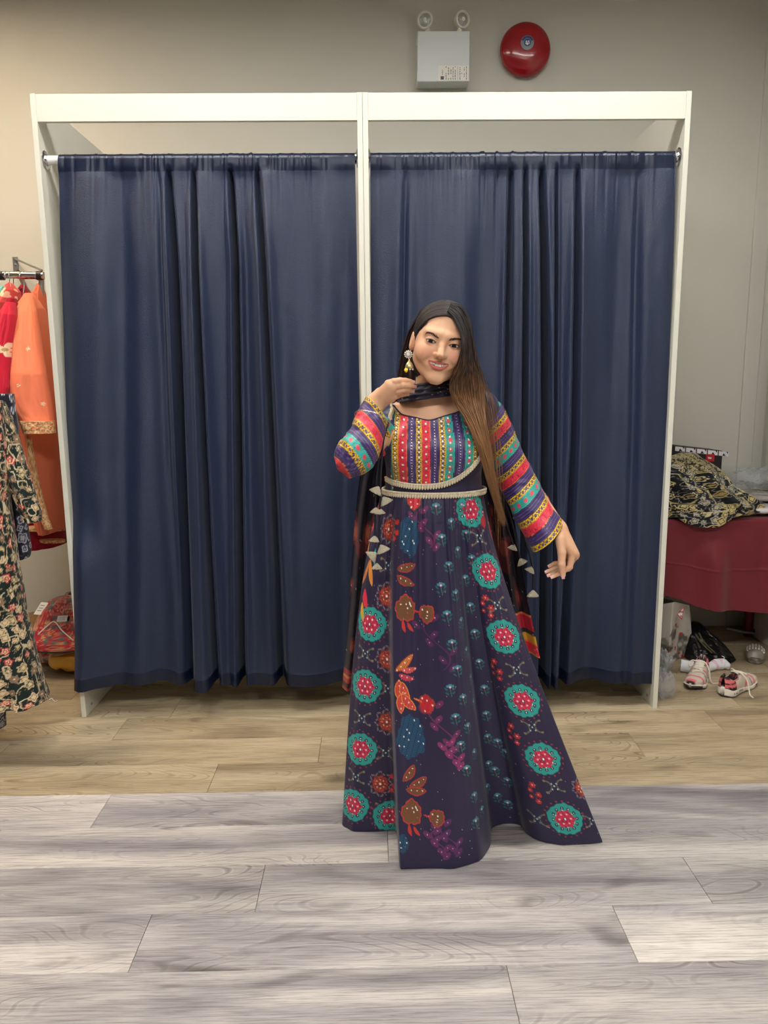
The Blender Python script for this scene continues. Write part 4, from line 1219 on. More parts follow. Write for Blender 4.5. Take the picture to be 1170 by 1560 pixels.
def neck_band():
    n, m = 160, 36
    th = np.linspace(0, 2*math.pi, n, endpoint=False)
    c0 = (from_head((0, 0.022, -0.055))*0.42+NB*0.58)+np.array([-0.004, -0.006, 0.000])
    lowpx = hit([622, 648, 690], [606, 607, 600], lambda p: f_torso(p)-0.01)
    G = np.zeros((m, n, 3)); prof = np.linspace(0, 1, m)
    for i, t in enumerate(prof):
        hh = (0.5-t)*0.046
        bul = 0.012*math.sin(math.pi*t)+0.0025*math.sin(t*22)
        rx, ry = 0.066+bul+0.016*t**2, 0.064+bul+0.010*t**2
        x = rx*np.sin(th); y = -ry*np.cos(th)
        fold = 0.0022*np.sin(th*9+t*5)+0.0016*np.sin(th*17+t*11)
        G[i] = c0+np.stack([x*(1+fold*10)-0.014*np.clip(-np.sin(th), 0, 1)*t, y*(1+fold*10), hh-0.006*np.clip(-np.sin(th), 0, 1)*t+0.008*np.sin(th)], -1)
    # turned in edges
    top = c0+(G[0]-c0)*np.array([0.90, 0.90, 1.0])+np.array([0, 0, -0.006]); bot = c0+(G[-1]-c0)*np.array([0.9, 0.9, 1.0])+np.array([0, 0, 0.006])
    G = np.concatenate([[top], G, [bot]])
    c = np.tile(lin((24, 22, 42)), (m+2, n, 1)); g = RNG.random((m+2, n)); c[g > 0.994] = lin((226, 220, 214)); c[:3, :] = lin((44, 28, 40))
    grid('neck_band', G, mat('scarf'), scarf, True, c)
neck_band()
scarf_cloth('hanging_end', None, None, [(W(570, 625, 2.24), W(606, 622, 2.22)), (W(552, 700, 2.29), W(600, 700, 2.27)), (W(540, 800, 2.32), W(585, 800, 2.30)), (W(531, 930, 2.36), W(580, 930, 2.36)), (W(521, 1050, 2.42), W(572, 1052, 2.42))], 5,
            [(0.0, 0.012, (150, 50, 48)), (0.012, 0.030, (60, 26, 34)), (0.030, 0.05, (168, 60, 54)), (0.05, 0.058, (196, 130, 60)), (0.058, 0.085, (150, 44, 52))], scarf)
scarf_cloth('hanging_end', None, None, [(W(700, 622, 2.24), W(742, 616, 2.24)), (W(715, 700, 2.30), W(768, 700, 2.31)), (W(730, 800, 2.33), W(784, 800, 2.34)), (W(745, 900, 2.35), W(801, 905, 2.36)), (W(760, 985, 2.37), W(821, 1000, 2.38))], 9,
            [(0.0, 0.006, (226, 130, 50)), (0.006, 0.040, (200, 34, 60)), (0.040, 0.046, (226, 120, 46)), (0.046, 0.070, (206, 164, 44)), (0.070, 0.088, (40, 28, 52)), (0.088, 0.135, (190, 32, 58)), (0.135, 0.142, (226, 130, 60))], scarf)

# cords with beaded tassels
def tassel(parent, c, ang, s=1.0):
    """a flattened beaded cone hanging from a cord"""
    m = MB(); n = 16
    prof = [(0.0015, 0.0), (0.0032, -0.002), (0.0072, -0.007), (0.0118, -0.014), (0.0130, -0.0165), (0.0105, -0.0185)]
    R = Matrix.Rotation(ang, 3, 'Y')
    V = []; F = []
    for r, h in prof:
        for k in range(n):
            a = 2*math.pi*k/n
            v = R @ Vector((r*math.cos(a)*1.25*s, r*math.sin(a)*0.7*s, h*s)); V.append(tuple(Vector(c)+v))
    for i in range(len(prof)-1):
        for k in range(n): F.append((i*n+k, i*n+(k+1) % n, (i+1)*n+(k+1) % n, (i+1)*n+k))
    F.append(tuple(range(n))); F.append(tuple((len(prof)-1)*n+k for k in range(n))[::-1])
    m.add(V, F)
    for k in range(8):
        a = 2*math.pi*k/8; v = R @ Vector((0.0125*math.cos(a)*1.2*s, 0.0125*math.sin(a)*0.7*s, -0.0172*s)); q = Vector(c)+v
        m.lathe([(0.0005, -0.002), (0.0018, 0), (0.0005, 0.002)], tuple(q), (0, 0, 1), 6)
    return m.build('tassel', mat('tassel_bead', (184, 176, 154), 0.4, bump=('voronoi', (420, 420, 420), 0.9, 0.003)), parent, smooth=True)
cord_m = mat('cord', (22, 20, 34), 0.5)
def cord(pts, tas):
    V, F = tube_arrays(spline(pts, 40), 0.0034, 6); o = mesh('cord', V, F, cord_m, gown)
    for c, a, s in tas: tassel(o, c, a, s)
YT = 1.99
cord([W(589, 640, 2.02), W(582, 690, YT), W(579, 760, YT), W(577, 845, YT)], [(W(577, 741, YT-.01), 0.5, 1.15), (W(584, 757, YT-.008), -0.5, 1.15), (W(573, 773, YT), 0.15, 0.9), (W(571, 816, YT), 0.1, 0.95), (W(580, 830, YT-.008), -0.4, 1.2), (W(573, 842, YT-.01), 0.9, 1.2), (W(574, 858, YT), 0.0, 0.9)])
cord([W(592, 640, 2.02), W(577, 700, YT), W(572, 770, YT+.005), W(571, 816, YT)], [(W(578, 774, YT), -0.1, 0.9)])
cord([W(742, 720, 2.24), W(768, 790, 2.26), W(782, 830, 2.27)], [(W(783, 829, 2.27), 0.3, 1.0)])
cord([W(752, 720, 2.25), W(778, 790, 2.27), W(792, 850, 2.28)], [(W(792, 851, 2.28), -0.5, 1.1), (W(811, 863, 2.28), 0.5, 1.1)])
cord([W(760, 720, 2.25), W(792, 800, 2.27), W(811, 862, 2.28), W(812, 898, 2.28)], [(W(812, 899, 2.28), 0.0, 1.2)])
# thin bangle pushed over the sleeve
bc = W(567, 639, 2.012); bt = nrm(W(573, 612, 2.035)-W(553, 672, 1.985)); bs = nrm(np.cross(bt, (0, 1, 0.2))); bb = np.cross(bt, bs)
a = np.linspace(0, 2*math.pi, 48)
V, F = tube_arrays([bc+0.050*(math.cos(t)*bs+math.sin(t)*bb) for t in a], 0.0016, 8, False); mesh('bangle', V, F, mat('bangle_silver', (214, 206, 196), 0.25, 0.9), woman)
# earring
er = empty('earring', (0, 0, 0)); er.parent = woman; er.location = (0, 0, 0)
e0 = W(622, 540, 2.035)
MB().lathe([(0.0085, 0.0), (0.0095, 0.002), (0.0085, 0.004), (0.006, 0.0045)], e0, (-0.2, -1, 0), 20).build('stud', mat('earring_silver', (196, 190, 178), 0.3, 0.6), er, smooth=True)
MB().lathe([(0.005, 0.004), (0.004, 0.006), (0.001, 0.007)], e0, (-0.2, -1, 0), 16).build('stone', mat('stone', (226, 222, 212), 0.15), er, smooth=True)
pm_ = MB()
for k in range(12):
    a = k*math.pi/6; pm_.lathe([(0.0004, -0.002), (0.0019, 0), (0.0004, 0.002)], e0+np.array([0.0096*math.cos(a), -0.004, 0.0096*math.sin(a)]), (0, -1, 0), 8)
pm_.build('pearl_ring', mat('pearl', (228, 222, 208), 0.25), er, smooth=True)
e1 = W(623.5, 552, 2.03)
MB().lathe([(0.0012, 0.010), (0.0025, 0.006), (0.0035, 0.002), (0.0075, -0.002), (0.0105, -0.008), (0.0115, -0.014), (0.0112, -0.016)], e1, (0, 0, 1), 24).build('bell', mat('earring_gold', (196, 178, 132), 0.32, 0.75), er, smooth=True)
pm_ = MB()
for k in range(9):
    a = k*2*math.pi/9; pm_.lathe([(0.0004, -0.0022), (0.0020, 0), (0.0004, 0.0022)], e1+np.array([0.0105*math.cos(a), 0.0105*math.sin(a), -0.019]), (0, 0, 1), 8)
pm_.build('pearl_drops', mat('pearl'), er, smooth=True)
MB().lathe([(0.001, -0.0065), (0.004, -0.004), (0.0055, 0), (0.004, 0.004), (0.001, 0.0065)], e1+np.array([-0.009, -0.006, -0.021]), (0, 0, 1), 14).build('yellow_bead', mat('bead_yellow', (232, 206, 30), 0.3), er, smooth=True)
MB().lathe([(0.001, -0.016), (0.0045, -0.012), (0.0055, 0), (0.003, 0.008)], e1+np.array([0.002, 0, -0.030]), (0, 0, 1), 12).build('dark_drop', mat('drop_dark', (40, 22, 24), 0.4), er, smooth=True)

# ------------------------------------------------------------------ hair
def build_hair():
    hair = empty('hair', (0, 0, 0)); hair.parent = woman; hair.location = (0, 0, 0)
    # cap over the skull, open at the face
    def f_cap(p):
        q = to_head(p); x, y, z = q[..., 0], q[..., 1], q[..., 2]
        d = d_ell(q, (0, 0.016, 0.028), (0.0785, 0.097, 0.0905))
        d = smin(d, d_ell(q, (0, 0.040, -0.045), (0.070, 0.062, 0.085)), 0.05)
        d = d+0.0012*np.sin(x*420+18*np.sin(y*24))*np.exp(-np.abs(y+0.0)*3)
        part = 0.0040*np.exp(-((x-0.002)/0.0035)**2)*(z > 0.04)*(y < 0.03); d = d+part
        # face opening: hairline
        hl = 0.077-9.5*np.abs(x)**2-0.9*np.clip(np.abs(x)-0.045, 0, 1)
        open_ = np.maximum(z-hl, y+0.018-0.020*sm(0.0, -0.05, z))
        return (np.maximum(d, -open_*0.9)*HS).astype(np.float32)
    V, F = isosurface(f_cap, HC-0.16, HC+0.16, 0.0026)
    q = to_head(V.astype(np.float32))
    c = np.tile(lin((34, 27, 26)), (len(V), 1))
    hm = mat('hair', (34, 27, 26), 0.42, spec=0.45, attr='print')
    mesh('hair_cap', V, F, hm, hair, c)
    skull = lambda p: (d_ell(to_head(p), (0, 0.016, 0.028), (0.0785, 0.097, 0.0905))*HS-0.0012).astype(np.float32)
    def col_at(t, warm, g):
        root = lin((32, 25, 24)); tip = lin((138, 98, 64)) if warm else lin((58, 42, 36))
        w = sm(0.26, 0.66, t+0.08*g.normal())
        return root*(1-w)+tip*w*(0.7+0.5*g.random())
    def strands(name, A, B, n, seed, warm=True, r=0.0015, jitter=0.005, npt=30, start=(0, 1)):
        """hair between two guide curves given as (px, py, depth)"""
        g = np.random.default_rng(seed)
        A = np.array([W(*a) for a in A]); B = np.array([W(*b) for b in B])
        A[:2] = project(A[:2], skull, 6); B[:2] = project(B[:2], skull, 6)
        A = spline(A, npt); B = spline(B, npt)
        VV = []; FF = []; CC = []; off = 0
        t = np.linspace(0, 1, npt)
        for k in range(n):
            u = g.random(); wv = u+0.05*np.sin(t*g.uniform(3, 7)+g.uniform(0, 6))*t
            end = 1-0.28*g.random()**2
            ctr = A*(1-wv[:, None])+B*wv[:, None]
            ctr = ctr+np.cumsum(g.normal(0, 1, (npt, 3))*0.0006, 0)+np.array([0, -1, 0])*jitter*g.uniform(-0.4, 1)+g.normal(0, 1, 3)*0.001
            tt = np.linspace(0, end, npt)
            ctr = np.stack([np.interp(tt, t, ctr[:, a]) for a in range(3)], 1)
            rr = r*g.uniform(0.7, 1.3)*np.clip(1.15-tt**3, 0.15, 1)
            V, _ = tube_arrays(ctr, rr, 4, False, flat=0.7)
            VV.append(V); FF.append(grid_faces(npt, 4, True)+off); off += len(V)
            cc = np.array([col_at(x, warm, g) for x in tt]); CC.append(np.repeat(cc, 4, 0))
        return mesh(name, np.vstack(VV), np.vstack(FF), hm, hair, np.vstack(CC))
    # long hair over her left shoulder
    strands('long_lock', [(684, 466, 2.005), (699, 484, 1.995), (705, 520, 1.985), (699, 556, 1.99), (687, 586, 2.02), (692, 609, 2.04), (711, 640, 2.03), (729, 680, 2.02), (746, 735, 2.03), (766, 795, 2.04)],
            [(688, 460, 2.06), (706, 472, 2.06), (717, 510, 2.07), (725, 550, 2.08), (734, 585, 2.09), (735, 612, 2.085), (738, 645, 2.06), (745, 690, 2.04), (754, 745, 2.04), (768, 800, 2.05)], 720, 1, True, 0.0011, 0.012, 34)
    strands('loose_strands', [(690, 464, 2.06), (708, 490, 2.06), (719, 540, 2.09), (728, 590, 2.11), (734, 640, 2.08), (744, 700, 2.06), (752, 770, 2.06), (758, 838, 2.06)],
            [(694, 461, 2.10), (712, 490, 2.10), (725, 540, 2.12), (740, 582, 2.12), (756, 625, 2.11), (763, 700, 2.09), (766, 770, 2.08), (762, 840, 2.07)], 26, 2, True, 0.0007, 0.010, 34)
    # hair tucked behind her right ear
    strands('tucked_lock', [(676, 462, 2.07), (650, 470, 2.10), (633, 490, 2.125), (620, 514, 2.15), (611, 550, 2.17), (604, 598, 2.18), (600, 640, 2.20)],
            [(684, 458, 2.10), (660, 459, 2.12), (640, 480, 2.17), (634, 520, 2.17), (632, 560, 2.17), (626, 600, 2.18), (622, 640, 2.20)], 200, 3, False, 0.0015, 0.004, 28)
    # hair swept from the parting over the temple
    def sweep(name, F0, B0, n, seed):
        # hair lying on the skull between a front and a back path, both in head coordinates
        g = np.random.default_rng(seed); VV = []; FF = []; CC = []; off = 0; npt = 24
        Fp, Bp = spline(F0, npt), spline(B0, npt); allp = []
        for k in range(n):
            u = g.random()**1.25; allp.append(Fp*(1-u)+Bp*u+g.normal(0, 1, 3)*0.0012)
        allp = np.array(allp)
        pw = np.array([from_head(q) for q in allp.reshape(-1, 3)])
        pw = project(pw, skull, 5).reshape(n, npt, 3)
        for k in range(n):
            lift = g.uniform(-0.3, 1.6)*0.001
            V, _ = tube_arrays(pw[k]+np.array([0, -lift, lift]), 0.0011*g.uniform(0.6, 1.3), 4, False, flat=0.7)
            VV.append(V); FF.append(grid_faces(npt, 4, True)+off); off += len(V)
            CC.append(np.tile(lin((36, 29, 28))*g.uniform(0.6, 1.9), (len(V), 1)))
        mesh(name, np.vstack(VV), np.vstack(FF), hm, hair, np.vstack(CC))
    sweep('swept_hair', [(0.001, -0.070, 0.080), (-0.022, -0.068, 0.076), (-0.046, -0.054, 0.060), (-0.063, -0.036, 0.033), (-0.073, -0.014, 0.014), (-0.077, 0.020, 0.004)],
          [(0.001, 0.050, 0.12), (-0.030, 0.060, 0.105), (-0.060, 0.068, 0.070), (-0.072, 0.070, 0.03), (-0.070, 0.072, 0.0), (-0.068, 0.075, -0.03)], 620, 5)
    sweep('swept_hair', [(0.003, -0.070, 0.080), (0.020, -0.070, 0.076), (0.040, -0.062, 0.062), (0.054, -0.052, 0.040), (0.062, -0.046, 0.015), (0.064, -0.044, -0.020)],
          [(0.003, 0.050, 0.12), (0.030, 0.060, 0.105), (0.060, 0.068, 0.070), (0.072, 0.070, 0.03), (0.070, 0.072, 0.0), (0.068, 0.075, -0.03)], 560, 6)
build_hair()
pp = project(np.array([from_head((0.002, y, z)) for y, z in ((-0.066, 0.084), (-0.056, 0.095), (-0.044, 0.105), (-0.030, 0.112))]), lambda p: (d_ell(to_head(p), (0, 0.016, 0.028), (0.0785, 0.097, 0.0905))*HS-0.0022).astype(np.float32), 5)
V, F = tube_arrays(spline(pp, 16), [0.0014]*10+[0.0012, 0.0010, 0.0008, 0.0006, 0.0004, 0.0002], 6); mesh('hair_parting', V, F, mat('scalp', (206, 170, 148), 0.6), woman)

# ------------------------------------------------------------------ prints for other cloth
def floral(u, v, scale, pal, seed=0, fill=0.46, vine_w=0.035):
    """all-over flowers on a ground; pal = ground, petal colours, centre, vine colour"""
    g = np.random.default_rng(seed); R = g.random((40, 40, 4))
    x, y = u*scale, v*scale
    c = np.tile(lin(pal['ground']), x.shape+(1,))
    n = vnoise(x*1.1+7, y*1.1, seed+1); c[np.abs(n-0.5) < vine_w] = lin(pal['vine'])
    n = vnoise(x*2.7+3, y*2.7+9, seed+2); c[np.abs(n-0.5) < vine_w*0.8] = lin(pal['vine2'])
    xi, yi = np.floor(x).astype(int), np.floor(y).astype(int)
    for dx in (-1, 0, 1):
        for dy in (-1, 0, 1):
            q = R[(xi+dx) % 40, (yi+dy) % 40]
            cx, cy = xi+dx+0.2+0.6*q[..., 0], yi+dy+0.2+0.6*q[..., 1]
            r = np.hypot(x-cx, y-cy); th = np.arctan2(y-cy, x-cx)
            rad = fill*(0.6+0.6*q[..., 2])*(1+0.18*np.cos((4+np.floor(q[..., 3]*3))*th+q[..., 0]*6))
            k = (q[..., 3]*len(pal['petals'])).astype(int)
            for i, pc in enumerate(pal['petals']):
                m = (r < rad) & (k == i); c[m] = lin(pc)
                m2 = (r < rad*0.72) & (k == i); c[m2] = lin(pal['inner'][i % len(pal['inner'])])
                m3 = (r < rad*0.52) & (k == i); c[m3] = lin(pc)
            c[r < rad*0.25] = lin(pal['centre'])
    return c
PAISLEY = dict(ground=(18, 34, 32), petals=[(206, 186, 150), (178, 52, 52), (190, 168, 128), (120, 104, 88)], inner=[(150, 110, 78), (214, 190, 158), (60, 70, 60)], centre=(210, 190, 156), vine=(196, 180, 148), vine2=(150, 128, 98))
GOLDBLK = dict(ground=(24, 25, 32), petals=[(196, 178, 122), (176, 172, 160), (24, 25, 32)], inner=[(28, 29, 36), (40, 40, 44), (200, 190, 150)], centre=(190, 172, 120), vine=(186, 172, 128), vine2=(160, 158, 150))
GOLDFINE = dict(ground=(40, 38, 32), petals=[(170, 156, 110), (190, 178, 140)], inner=[(46, 44, 36), (60, 54, 40)], centre=(60, 54, 40), vine=(160, 148, 108), vine2=(120, 110, 80))
REDPRINT = dict(ground=(182, 44, 58), petals=[(206, 106, 84), (160, 30, 52), (196, 150, 110), (70, 110, 110)], inner=[(150, 40, 50), (214, 120, 100), (190, 60, 60)], centre=(120, 60, 50), vine=(206, 140, 110), vine2=(120, 34, 44))
WHITENAVY = dict(ground=(24, 26, 40), petals=[(60, 62, 92), (170, 172, 180), (24, 26, 40), (24, 26, 40)], inner=[(200, 200, 206), (34, 36, 54)], centre=(170, 170, 176), vine=(64, 66, 84), vine2=(30, 32, 46))

cloth_m = mat('plain_cloth', (200, 100, 80), 0.72, spec=0.25, attr='print', sheen=0.1, bump=('noise', (900, 900, 900), 0.15, 0.0006))
def loft(name, rows, Y, depth, colorfn, parent=None, m=cloth_m, n=140, k=120, folds=(7, 0.10), seed=0, lean=0.0, close=True):
    """a hanging or heaped cloth form: rows of (py, pxL, pxR) at depth Y, given an oval plan of half-depth `depth`"""
    rows = np.array(rows, float)
    t = np.linspace(0, 1, n); ti = np.linspace(0, 1, len(rows))
    Y_ = np.interp(t, np.linspace(0, 1, len(np.atleast_1d(Y))), np.atleast_1d(Y)) if np.ndim(Y) else np.full(n, Y)
    py, xl, xr = [np.interp(t, ti, rows[:, i]) for i in range(3)]
    Lp = np.array([P(a, b, Y=y) for a, b, y in zip(xl, py, Y_)]); Rp = np.array([P(a, b, Y=y) for a, b, y in zip(xr, py, Y_)])
    C = (Lp+Rp)/2; hw = np.linalg.norm(Rp-Lp, axis=1)/2; ax = (Rp-Lp)/(2*hw[:, None]+1e-9)
    th = np.arange(k)*2*math.pi/k
    dep = np.interp(t, np.linspace(0, 1, len(np.atleast_1d(depth))), np.atleast_1d(depth)) if np.ndim(depth) else np.full(n, depth)
    f = 1+folds[1]*(np.sin(th[None, :]*folds[0]+seed+2.5*t[:, None])*0.6+(vnoise(th[None, :]*3.2, t[:, None]*3+seed, seed)-0.5)*1.6+(vnoise(th[None, :]*7, t[:, None]*14+seed, seed+4)-0.5)*0.9)*sm(0, 0.12, t)[:, None]
    # outline kept, depth folded
    G = C[:, None, :]+hw[:, None, None]*np.cos(th)[None, :, None]*ax[:, None, :]
    G = G+np.stack([0*f, -(dep[:, None]*np.sin(th)[None, :]*f), 0*f], -1)
    U = th[None, :]*np.mean(hw+dep)*0.5+0*t[:, None]; Vv = (G[..., 2].max()-G[..., 2])
    col = colorfn(U+0.0, Vv, G, th, t)
    F = [tuple(q) for q in grid_faces(n, k, True)]
    Vx = G.reshape(-1, 3); cl = col.reshape(-1, 3)
    if close:
        Fa = grid_faces(n, k, True); base = len(Vx)
        Vx = np.vstack([Vx, G[0].mean(0), G[-1].mean(0)]); cl = np.vstack([cl, col[0].mean(0), col[-1].mean(0)])
        j = np.arange(k); j2 = (j+1) % k
        capf = np.concatenate([np.stack([np.full(k, base), j2, j, j], 1), np.stack([np.full(k, base+1), (n-1)*k+j, (n-1)*k+j2, (n-1)*k+j2], 1)])
        faces = [tuple(q) for q in Fa]+[tuple(q[:3]) for q in capf]
        return mesh(name, Vx, faces, m, parent, cl)
    return mesh(name, Vx, grid_faces(n, k, True), m, parent, cl)
def plain(c, speck=None, seed=0):
    def f(U, V, G, th, t):
        col = np.tile(lin(c), U.shape+(1,))
        if speck is not None:
            nz = vnoise(U*speck[1], V*speck[1], seed); col[nz > speck[2]] = lin(speck[0])
        return col
    return f
def motif_at(base, spots):
    """small embroidered flowers at given pixels"""
    def f(U, V, G, th, t):
        col = base(U, V, G, th, t)
        qx, qy, _ = project_px(G.reshape(-1, 3))
        front = (np.sin(th)[None, :]*np.ones((len(t), 1)) > 0.02).ravel()
        cf = col.reshape(-1, 3)
        for (x, y, kind) in spots:
            i = np.where(front, (qx-x)**2+(qy-y)**2, 1e9).argmin(); c = G.reshape(-1, 3)[i]
            d = G.reshape(-1, 3)-c; r = np.hypot(d[:, 0], d[:, 2]); a = np.arctan2(d[:, 2], d[:, 0])
            R = {'s': 0.008, 'f': 0.028}[kind]
            cf[(r < R*(0.75+0.35*np.cos(5*a)))&front] = lin((226, 206, 172))
            cf[(r < R*0.28)&front] = lin((170, 140, 90))
        return col
    return f
fl = lambda pal, sc, seed=0, fill=0.46: (lambda U, V, G, th, t: floral(U, V, sc, pal, seed, fill))

# ------------------------------------------------------------------ clothes rail on the left
RLY = 3.42
steel = mat('rail_chrome', (196, 194, 196), 0.18, 1.0)
black_m = mat('black_plastic', (26, 25, 27), 0.45)
r0 = P(-130, 416, Y=RLY); r1 = P(67, 420, Y=RLY)
rail = empty('clothes_rail', ((r0[0]+r1[0])/2, RLY, r1[2]), 'chrome clothes rail with wall bracket beside the booth', 'clothes rail')
MB().tube([r0, r1], 0.0165, 18).build('tube', steel, rail, smooth=True)
for px in (60, 2):
    a = P(px-4, 420, Y=RLY); b = P(px+4, 420, Y=RLY); MB().tube([a, b], 0.0195, 18).build('collar', black_m, rail, smooth=True)
wp = P(24, 405, Y=WALL_Y-0.004)
MB().box((wp[0]-0.014, WALL_Y-0.006, wp[2]-0.05), (wp[0]+0.014, WALL_Y-0.001, wp[2]+0.045)).build('wall_plate', mat('bracket_grey', (150, 150, 152), 0.4, 0.8), rail, bevel=0.001)
MB().lathe([(0.006, 0), (0.006, 0.003), (0.002, 0.004)], (wp[0], WALL_Y-0.006, wp[2]+0.005), (0, -1, 0), 10).build('bolt', screw_m, rail)
MB().tube([(wp[0], WALL_Y-0.006, wp[2]+0.035), tuple(P(64, 412, Y=RLY))], 0.005, 8).build('arm', mat('bracket_grey'), rail, smooth=True)
MB().tube([(wp[0]+0.01, WALL_Y-0.006, wp[2]-0.03), tuple(P(53, 470, Y=RLY+0.02))], 0.011, 8).build('strut', mat('strut_brown', (70, 48, 40), 0.5), rail, smooth=True)
MB().tube([tuple(P(63, 422, Y=RLY+.01)), tuple(P(63, 470, Y=RLY+.01))], 0.012, 10).build('post', mat('bracket_grey'), rail, smooth=True)

def hanger(px, label, col=(190, 190, 194)):
    c = P(px, 421, Y=RLY)
    t = empty('hanger', (c[0], RLY, c[2]-0.16), label, 'hanger', 'hangers on the chrome rail')
    pts = []
    for a in np.linspace(-0.4, math.pi+0.3, 14): pts.append((c[0], RLY-0.0215*math.cos(a), c[2]+0.0215*math.sin(a)))
    pts += [(c[0], RLY+0.012, c[2]-0.05), (c[0], RLY, c[2]-0.075), (c[0], RLY, c[2]-0.10)]
    MB().tube(pts, 0.0018, 6).build('hook', mat('hanger_wire', (200, 200, 204), 0.25, 0.9), t, smooth=True)
    MB().tube([(c[0], RLY-0.20, c[2]-0.165), (c[0], RLY-0.06, c[2]-0.115), (c[0], RLY, c[2]-0.10), (c[0], RLY+0.06, c[2]-0.115), (c[0], RLY+0.20, c[2]-0.165)], 0.006, 8).build('shoulder_bar', black_m, t, smooth=True)
for px, lb in ((11, 'wire hook hanger nearest the picture edge on the chrome rail'), (17, 'wire hook hanger above the coral embroidered collar'), (33, 'wire hook hanger above the orange tunic'), (57, 'wire hook hanger next to the booth side panel')):
    hanger(px, lb)

def garment(name, label, cat='garment'):
    return empty(name, (-1.6, RLY, 0.6), label, cat, 'clothes hanging on the rail')
OR = (226, 122, 88)
g = garment('orange_tunic', 'orange tunic with long gold-cuffed sleeve on the rail')
loft('body', [(447, 38, 52), (470, 30, 64), (520, 30, 72), (600, 33, 82), (660, 40, 88), (730, 52, 94), (780, 62, 99), (806, 74, 96)], [3.36, 3.30, 3.30], [0.02, 0.16, 0.18, 0.18, 0.16], plain(OR), g, seed=3)
slv = loft('sleeve', [(449, 36, 50), (475, 28, 56), (520, 22, 62), (570, 16, 70), (605, 13, 77), (632, 24, 81), (648, 33, 82)], [3.30, 3.10, 3.06], [0.02, 0.06, 0.06, 0.05], motif_at(plain(OR), [(42, 532, 's'), (27, 588, 's'), (66, 615, 's')]), g, seed=5, folds=(4, 0.12))
def goldtrim(U, V, G, th, t): 
    c = np.tile(lin((206, 150, 104)), U.shape+(1,)); n = vnoise(U*220, V*220, 4); c[n > 0.6] = lin((232, 200, 150)); c[n < 0.22] = lin((176, 84, 60)); return c
loft('cuff', [(641, 30, 82.5), (660, 37, 84)], [3.05, 3.05], 0.056, goldtrim, g, seed=5, folds=(4, 0.05), n=24)
loft('gold_border', [(668, 41, 47), (715, 44, 56), (760, 54, 66), (790, 62, 74), (806, 68, 80)], 3.12, 0.018, goldtrim, g, seed=6, folds=(5, 0.2), n=60, k=40)
g = garment('orange_shawl', 'plain orange shawl squeezed against the booth side panel')
loft('cloth', [(433, 57, 64), (448, 51, 68), (500, 56, 76), (600, 66, 86), (700, 74, 95), (790, 80, 100)], 3.44, [0.02, 0.10, 0.12], plain((222, 116, 84)), g, seed=8)
g = garment('crimson_tunic', 'crimson tunic with a white appliqué flower on the sleeve')
loft('sleeve', [(461, 10, 22), (480, 0, 24), (520, -6, 20), (560, -8, 17), (590, -10, 14), (616, -12, 3)], [3.20, 3.0], [0.03, 0.07, 0.06], motif_at(plain((186, 22, 52)), [(7, 532, 'f')]), g, seed=10)
loft('body', [(455, 12, 24), (500, 2, 30), (600, 8, 32), (640, 10, 36), (700, 24, 42), (725, 30, 41)], 3.25, [0.03, 0.12, 0.12], plain((160, 18, 48)), g, seed=11)
g = garment('coral_kurta', 'coral kurta with pale embroidery at the collar on the rail')
loft('body', [(431, 14, 18), (444, 8, 27), (465, 4, 32), (520, 4, 36), (640, 12, 40)], 3.40, [0.02, 0.14, 0.14], plain((206, 74, 74), ((232, 190, 160), 60, 0.66), 3), g, seed=12)
g = garment('crimson_jacket', 'deep crimson jacket with cream flower trim behind the orange tunic')
loft('body', [(434, 33, 38), (448, 26, 47), (470, 24, 54), (560, 30, 60), (720, 36, 66), (800, 40, 98), (828, 42, 99)], 3.50, [0.02, 0.15, 0.16], motif_at(plain((150, 16, 44)), [(39, 452, 's'), (36, 457, 's')]), g, seed=13)
loft('hem_border', [(802, 36, 98), (808, 37, 99)], 3.32, 0.035, goldtrim, g, n=12, k=80, folds=(9, 0.1))
loft('hem_edge', [(822, 60, 99), (826, 62, 99)], 3.33, 0.03, goldtrim, g, n=12, k=60, folds=(9, 0.1))
g = garment('turquoise_kurta', 'pale turquoise printed kurta at the picture edge of the rail')
loft('body', [(436, 3, 10), (448, -6, 13), (475, -14, 12), (600, -20, 10)], 3.36, [0.02, 0.12, 0.12], plain((96, 168, 160), ((210, 216, 196), 45, 0.58), 5), g, seed=14)
g = garment('navy_kurta', 'navy kurta with white flower embroidery between the floral dress panels')
loft('body', [(600, -6, 20), (700, 0, 30), (760, 4, 36), (800, 10, 40), (838, 24, 45), (850, 27, 42)], 2.86, [0.04, 0.06, 0.05], fl(WHITENAVY, 24, 3), g, seed=15)
g = garment('teal_scarf', 'dusky teal patterned scarf end under the crimson sleeve')
loft('cloth', [(628, 14, 24), (650, 12, 28), (690, 14, 24)], 3.0, [0.02, 0.03], plain((74, 116, 122), ((60, 84, 96), 60, 0.6), 2), g, seed=16)
g = garment('floral_dress', 'long dark green dress with cream and red flowers at the left edge')
loft('skirt', [(610, -40, 2), (680, -44, 10), (760, -46, 12), (860, -46, 26), (940, -46, 38), (1000, -46, 52), (1050, -46, 66), (1066, -46, 71)], [2.70, 2.66], [0.05, 0.10, 0.13], fl(PAISLEY, 27, 6, 0.37), g, seed=17, folds=(9, 0.16), k=220, n=330)
loft('sleeve', [(612, -8, 6), (640, -6, 18), (700, 4, 38), (750, 20, 52), (782, 34, 62), (794, 38, 62)], 2.74, [0.03, 0.05, 0.045], fl(PAISLEY, 27, 9, 0.37), g, seed=18, folds=(5, 0.12), k=160, n=160)
g = garment('dark_underdress', 'dark patterned hem showing below the floral dress at the left edge')
loft('hem', [(1040, -60, 4), (1075, -60, 7), (1106, -60, 8)], 2.72, [0.05, 0.06], fl(WHITENAVY, 22, 4), g, seed=19)

